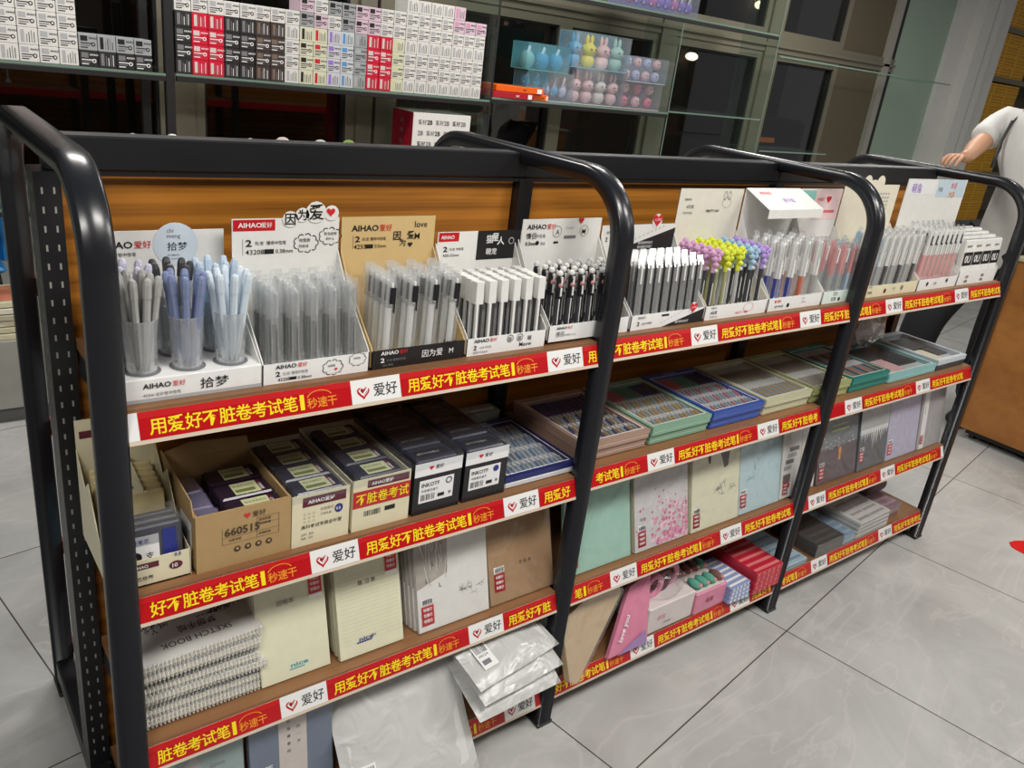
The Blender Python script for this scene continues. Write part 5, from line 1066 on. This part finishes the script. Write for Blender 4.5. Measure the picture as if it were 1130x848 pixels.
# pens with round tops standing on the far side of the rack
kT=None
for i,(x,rgb,nm) in enumerate(((.165,(226,226,222),'small white'),(.235,(226,226,222),'second white'),(.385,(206,206,200),'flat grey white'),(.452,(206,190,186),'dusty pink'),(.535,(190,196,186),'mottled grey'),(.60,(120,150,60),'leaf green'))):
    t=thing('topper_pen','pen whose %s round top peeks over the first bay top rail'%nm,'pen',(x,.46,ZB(0,.5)+.0002)); g=G(); g.lathe([(.02,0),(.02,.01),(.006,.02),(.006,.315)],PB['white'],n=8); g.build('stand_barrel',t); g=G(); g.ball((0,0,.330+.002*(i%2)),.011+.004*(i>2),mat('topper_%d'%i,rgb,.7,vary=.2,scale=90),.8); g.build('topper',t)
# ------------------------------------------------------------------ left corner: papers and blue stool on the bench
def pile(x,y,n):
    for k in range(n):
        c=[(206,200,170),(196,190,160),(214,206,180),(180,176,150),(220,214,196)][k%5]; t=thing('paper_sheaf','%s sheaf of papers in the pile on the marble window bench'%ORDS[k],'paper',(x+.01*(k%3),y,.3555+k*.026),(0,0,.06*(k%3)-.06),'papers on the window bench')
        g=G(); g.bbox(-.16,.16,-.03,.22,0,.022,mat('sheaf_%d'%(k%5),c,.7,vary=.1,scale=60),.002); g.build('sheets',t); g=G(); g.rect(top(-.16,-.03,.022),.02,.02,.3,.23,mat('sheaf_print_%d'%(k%2),(196,120,90) if k%2 else (226,220,206),.6,vary=.3,scale=30),.0006); g.build('print',t)
ORDS=['lowest','second','third','fourth','fifth','topmost']
pile(.06,2.43,6)
BLC=mat('blue_plastic',(30,120,186),.35)
t=thing('blue_chair','small blue plastic chair with thin dark legs standing on the marble window bench','chair',(.06,2.745,.3555)); g=G(); g.bbox(-.12,.12,-.1,.1,.2,.225,BLC,.01); g.build('seat',t)
g=G(); n=12; pts=[(.13*math.sin(a),-.02+.11*math.cos(a)) for a in [-1.3+2.6*i/n for i in range(n+1)]]; out=[(p[0]*1.08,p[1]*1.08) for p in reversed(pts)]
g.prism(pts+out,.225,.47,'z',BLC); g.build('backrest',t)
for sx in (-1,1):
    for sy in (-1,1): g=G(); g.tube([(sx*.09,sy*.07,.2),(sx*.11,sy*.085,0)],.008,BLK); g.build('leg',t)
# ------------------------------------------------------------------ yellow goods shelf beyond the column
YB=mat('yellow_box',(232,176,20),.45,vary=.05,scale=12); YD=mat('yellow_box_print',(190,130,20),.5,vary=0); 
t=thing('storage_rack','grey metal rack of stacked yellow boxes beyond the white column','rack',(8.95,3.1,0)); 
for z in (.5,1.05,1.55,2.04,2.52): g=G(); g.box(-.1,2.6,0,.5,z-.05,z,mat('rack_grey_board',(120,112,92),.5)); g.build('shelf',t)
for x in (-.14,2.6): g=G(); g.box(x,x+.04,0,.5,0,3.0,WHC); g.build('upright',t)
g=G(); g.box(-.1,2.6,.5,.51,0,3.0,mat('rack_grey_board',(120,112,92),.5)); g.build('back_board',t)
def mk_y():
    t=thing('yellow_box',None,'yellow box'); g=G(); g.bbox(0,.30,0,.3,0,.105,YB,.003); g.build('box',t); g=G(); f=front(0,0,0)
    for r in range(3):
        for c in range(8): g.text(f,'品名' if (r+c)%2 else '规格',.015+c*.035,.012+r*.03,.017,YD,True)
    g.build('print',t); return t
kY=Kind(mk_y)
for si,(z,n) in enumerate(((.5,4),(1.05,4),(1.55,4),(2.04,4),(2.52,4))):
    for r in range(n):
        for c in range(4): kY.put((8.87+c*.305+.01*(r%2),3.12,z+.0005+r*.1065),(0,0,0),'yellow printed box, %s layer on the %s board of the grey rack'%(['lowest','second','third','top'][r],['lowest','second','third','fourth','highest'][si]),'yellow boxes, %s layer on the %s board'%(['lowest','second','third','top'][r],['lowest','second','third','fourth','highest'][si]))
# ------------------------------------------------------------------ wooden counter
t=thing('wooden_counter','brown wooden counter on small black casters at the end of the rack','counter',(4.31,.45,0),(0,0,0)); 
g=G(); g.bbox(0,1.2,-1.3,0,.06,.985,CABW,.002); g.build('body',t); g=G(); g.box(-.012,.012,-.004,.012,.06,.985,mat('steel_corner',(130,132,134),.3,metal=.7,vary=0)); g.build('corner_trim',t)
g=G(); g.bbox(-.012,1.22,-1.31,.014,.985,1.005,mat('pale_counter_top',(170,164,140),.4),.003); g.build('worktop',t)
g=G(); g.box(.03,1.17,-1.27,-.03,.03,.06,DKF); g.build('plinth',t)
for a,b in ((.07,-.06),(1.1,-.06),(.07,-1.2),(1.1,-1.2),(.07,-.6)): g=G(); g.M=Matrix.Translation((a,b,.0305))@Matrix.Rotation(PI/2,4,'X'); g.lathe([(.03,-.012),(.03,.012)],DKF,n=14); g.build('caster',t)
# red floor arrow
g=G(); g.M=Matrix.Translation((3.34,-.245,0))@Matrix.Rotation(-.95,4,'Z'); g.prism([(0,-.02),(0,.02),(.03,.05),(.34,.2),(.30,.04),(.34,-.2),(.03,-.05)],.0005,.0018,'z',mat('red_floor_vinyl',(214,20,30),.35,vary=0)); o=g.build('floor_sticker'); tag(o,'red arrow sticker on the grey floor tiles near the end of the rack','floor sticker')
# ------------------------------------------------------------------ person beside the far end
def skin(name,verts,edges,radii,m,parent=None,sub=2,root=0):
    me=bpy.data.meshes.new(name); me.from_pydata(verts,edges,[]); o=bpy.data.objects.new(name,me); COL.objects.link(o)
    s=o.modifiers.new('skin','SKIN'); s.use_smooth_shade=True
    for i,v in enumerate(me.skin_vertices[0].data):
        r=radii[i]; v.radius=(r,r) if not isinstance(r,tuple) else r; v.use_root=(i==root)
    q=o.modifiers.new('sub','SUBSURF'); q.levels=sub; q.render_levels=sub
    bpy.context.view_layer.update()
    dg=bpy.context.evaluated_depsgraph_get(); nm=bpy.data.meshes.new_from_object(o.evaluated_get(dg)); bpy.data.objects.remove(o)
    nm.materials.clear(); nm.materials.append(m); nm.polygons.foreach_set('use_smooth',[True]*len(nm.polygons))
    o=bpy.data.objects.new(name,nm); COL.objects.link(o)
    if parent: o.parent=parent
    return o
PX,PY,PR=4.63,.63,0
SKN=mat('skin_tone',(196,148,116),.5,vary=.04,scale=20); SHIRT=mat('white_cotton_shirt',(214,214,210),.8,vary=.05,scale=25); VEST=mat('grey_apron_cloth',(176,174,168),.8,vary=.06,scale=25); TRS=mat('black_trouser_cloth',(20,20,24),.85); HAIR=mat('black_hair',(20,17,16),.5)
t=thing('person','person in white shirt and black trousers reaching an arm behind the rack end','person',(PX,PY,0),(0,0,PR))
# body: local coordinates, facing -x
bv=[(0,0,.98),(.0,0,1.12),(-.02,0,1.30),(-.03,0,1.46),(-.05,0,1.55),(-.07,0,1.62),(-.08,0,1.70),(-.075,0,1.80),
 (-.03,.17,1.50),(-.10,.22,1.44),(-.26,.20,1.38),(-.44,.14,1.345),(-.52,.12,1.345),
 (-.02,-.19,1.50),(.03,-.25,1.24),(-.06,-.28,1.05),(-.10,-.28,1.0),
 (0,-.10,.93),(-.10,-.10,.50),(-.04,-.08,.08),(-.16,-.09,.045),(0,.10,.93),(-.34,.15,.54),(-.38,.15,.08),(-.50,.16,.045)]
be=[(0,1),(1,2),(2,3),(3,4),(4,5),(5,6),(6,7),(3,8),(8,9),(9,10),(10,11),(11,12),(3,13),(13,14),(14,15),(15,16),(0,17),(17,18),(18,19),(19,20),(0,21),(21,22),(22,23),(23,24)]
br=[(.15,.12),(.13,.10),(.15,.11),(.12,.09),.055,.055,.085,.075,.065,.052,.046,.033,.030,.065,.05,.032,.03,.09,.058,.04,.035,.09,.058,.04,.035]
skin('body',bv,be,br,SKN,t)
def hand(cx,cy,cz,s,mirror=1):
    vs=[(cx,cy,cz),(cx-.045*s,cy,cz)]; es=[(0,1)]; rs=[(.022,.014),(.026,.013)]
    for k,(dy,L) in enumerate(((-.030,.062),(-.010,.072),(.010,.068),(.029,.054))):
        b=len(vs); vs+=[(cx-.075*s,cy+dy,cz),(cx-(.075+L*.45)*s,cy+dy*1.1,cz-.008),(cx-(.075+L*.8)*s,cy+dy*1.1,cz-.028),(cx-(.075+L*.9)*s,cy+dy*1.1,cz-.045)]; es+=[(1,b),(b,b+1),(b+1,b+2),(b+2,b+3)]; rs+=[.010,.0088,.008,.0068]
    b=len(vs); vs+=[(cx-.03*s,cy-.038*mirror,cz-.006),(cx-.065*s,cy-.055*mirror,cz-.018),(cx-.09*s,cy-.055*mirror,cz-.026)]; es+=[(0,b),(b,b+1),(b+1,b+2)]; rs+=[.012,.010,.008]
    return vs,es,rs
for c,s,mi_ in (((-.52,.12,1.345),1,-1),((-.10,-.28,1.0),.8,1)):
    vs,es,rs=hand(*c,s,mi_); skin('hand',vs,es,rs,SKN,t,sub=1)
sv=[(0,0,.90),(0,0,1.12),(-.02,0,1.30),(-.03,0,1.46),(-.03,.18,1.51),(-.10,.23,1.45),(-.19,.215,1.415),(-.02,-.19,1.51),(.01,-.25,1.34)]
skin('shirt',sv,[(0,1),(1,2),(2,3),(3,4),(4,5),(5,6),(3,7),(7,8)],[(.165,.14),(.145,.12),(.165,.13),(.12,.10),.085,.075,.075,.085,.07],SHIRT,t,root=0)
skin('apron',[(-.045,0,.72),(-.05,0,1.1),(-.055,0,1.34)],[(0,1),(1,2)],[(.17,.13),(.15,.11),(.12,.10)],VEST,t)
g=G(); g.tube([(-.20,.12,1.30),(-.17,.13,1.42),(-.12,.13,1.52),(-.03,.12,1.585),(.06,.10,1.56)],.008,BLK,6); g.build('strap',t)
skin('trousers',[(0,0,.99),(0,-.10,.92),(-.10,-.10,.50),(-.04,-.08,.10),(0,.10,.92),(-.34,.15,.54),(-.38,.15,.10)],[(0,1),(1,2),(2,3),(0,4),(4,5),(5,6)],[(.16,.15),.13,.10,.085,.13,.105,.085],TRS,t)
for a,b in ((-.10,-.085),(-.44,.155)): g=G(); g.ball((a,b,.04),.055,mat('black_shoe',(24,24,26),.5),.72,12,sx=2.3); g.build('shoe',t,smooth=True)
g=G(); g.ball((-.085,0,1.72),.088,SKN,1.3,16,sy=.84); g.ball((-.172,0,1.70),.013,SKN,1.4,8); 
for s in (-1,1): g.ball((-.158,s*.03,1.735),.0125,WPR,.7,8); g.ball((-.168,s*.03,1.735),.006,INK,n=6); g.ball((-.08,s*.078,1.715),.017,SKN,1.6,8,sy=.5)
g.ball((-.164,0,1.665),.02,PB['rose'],.3,8,sx=.5); g.build('head',t,smooth=True)
g=G(); g.ball((-.065,0,1.755),.098,HAIR,1.1,16,sy=.92); g.ball((.0,0,1.70),.07,HAIR,1.4,12); g.build('hair',t,smooth=True)
t.scale=(1.07,1.07,1.07)
LE=(46,34,8,.12,-.04)
# ------------------------------------------------------------------ camera and light
cam=bpy.data.cameras.new('camera'); co=bpy.data.objects.new('camera',cam); COL.objects.link(co)
yaw,pit,rol=.6935,.3795,.1272
F=V(math.sin(yaw)*math.cos(pit),math.cos(yaw)*math.cos(pit),-math.sin(pit)); Rr=V(math.cos(yaw),-math.sin(yaw),0); U=Rr.cross(F)
r2=Rr*math.cos(rol)+U*math.sin(rol); u2=U*math.cos(rol)-Rr*math.sin(rol)
M=Matrix((r2,u2,-F)).transposed().to_4x4(); M.translation=V(-.2352,-1.1909,1.6346); co.matrix_world=M
cam.sensor_fit='HORIZONTAL'; cam.sensor_width=36; cam.lens=901.08/1130*36; cam.clip_start=.02; SC.camera=co
def area(name,x,y,z,sx,sy,e,shape='RECTANGLE',col=(1,.97,.92),rx=0,ry=0):
    l=bpy.data.lights.new(name,'AREA'); l.shape=shape; l.size=sx; l.size_y=sy; l.energy=e; l.color=col
    o=bpy.data.objects.new(name,l); COL.objects.link(o); o.location=(x,y,z); o.rotation_euler=(rx,ry,0); return o
for i,(x,y) in enumerate(((-1.2,-1.6),(.9,-1.3),(3.0,-1.5),(5.4,-3.0),(8.2,-1.3))): area('ceiling_panel_light',x,y,2.9,1.1,.5,LE[0])
for i,(x,y) in enumerate(((.4,1.6),(2.6,1.6),(5.0,1.7))): area('ceiling_panel_light',x,y,2.9,.9,.35,LE[1])
area('ceiling_round_light',4.51,.145,2.9,.3,.3,LE[2],'DISK',(1,1,1))
w=bpy.data.worlds.new('world'); SC.world=w; w.use_nodes=True; bg=w.node_tree.nodes['Background']; bg.inputs[0].default_value=(.95,.95,1,1); bg.inputs[1].default_value=LE[3]
SC.view_settings.view_transform='Standard'; SC.view_settings.look='None'; SC.view_settings.gamma=1; SC.view_settings.exposure=LE[4]; SC.view_settings.use_curve_mapping=False
SC.cycles.transparent_max_bounces=16; SC.cycles.max_bounces=8
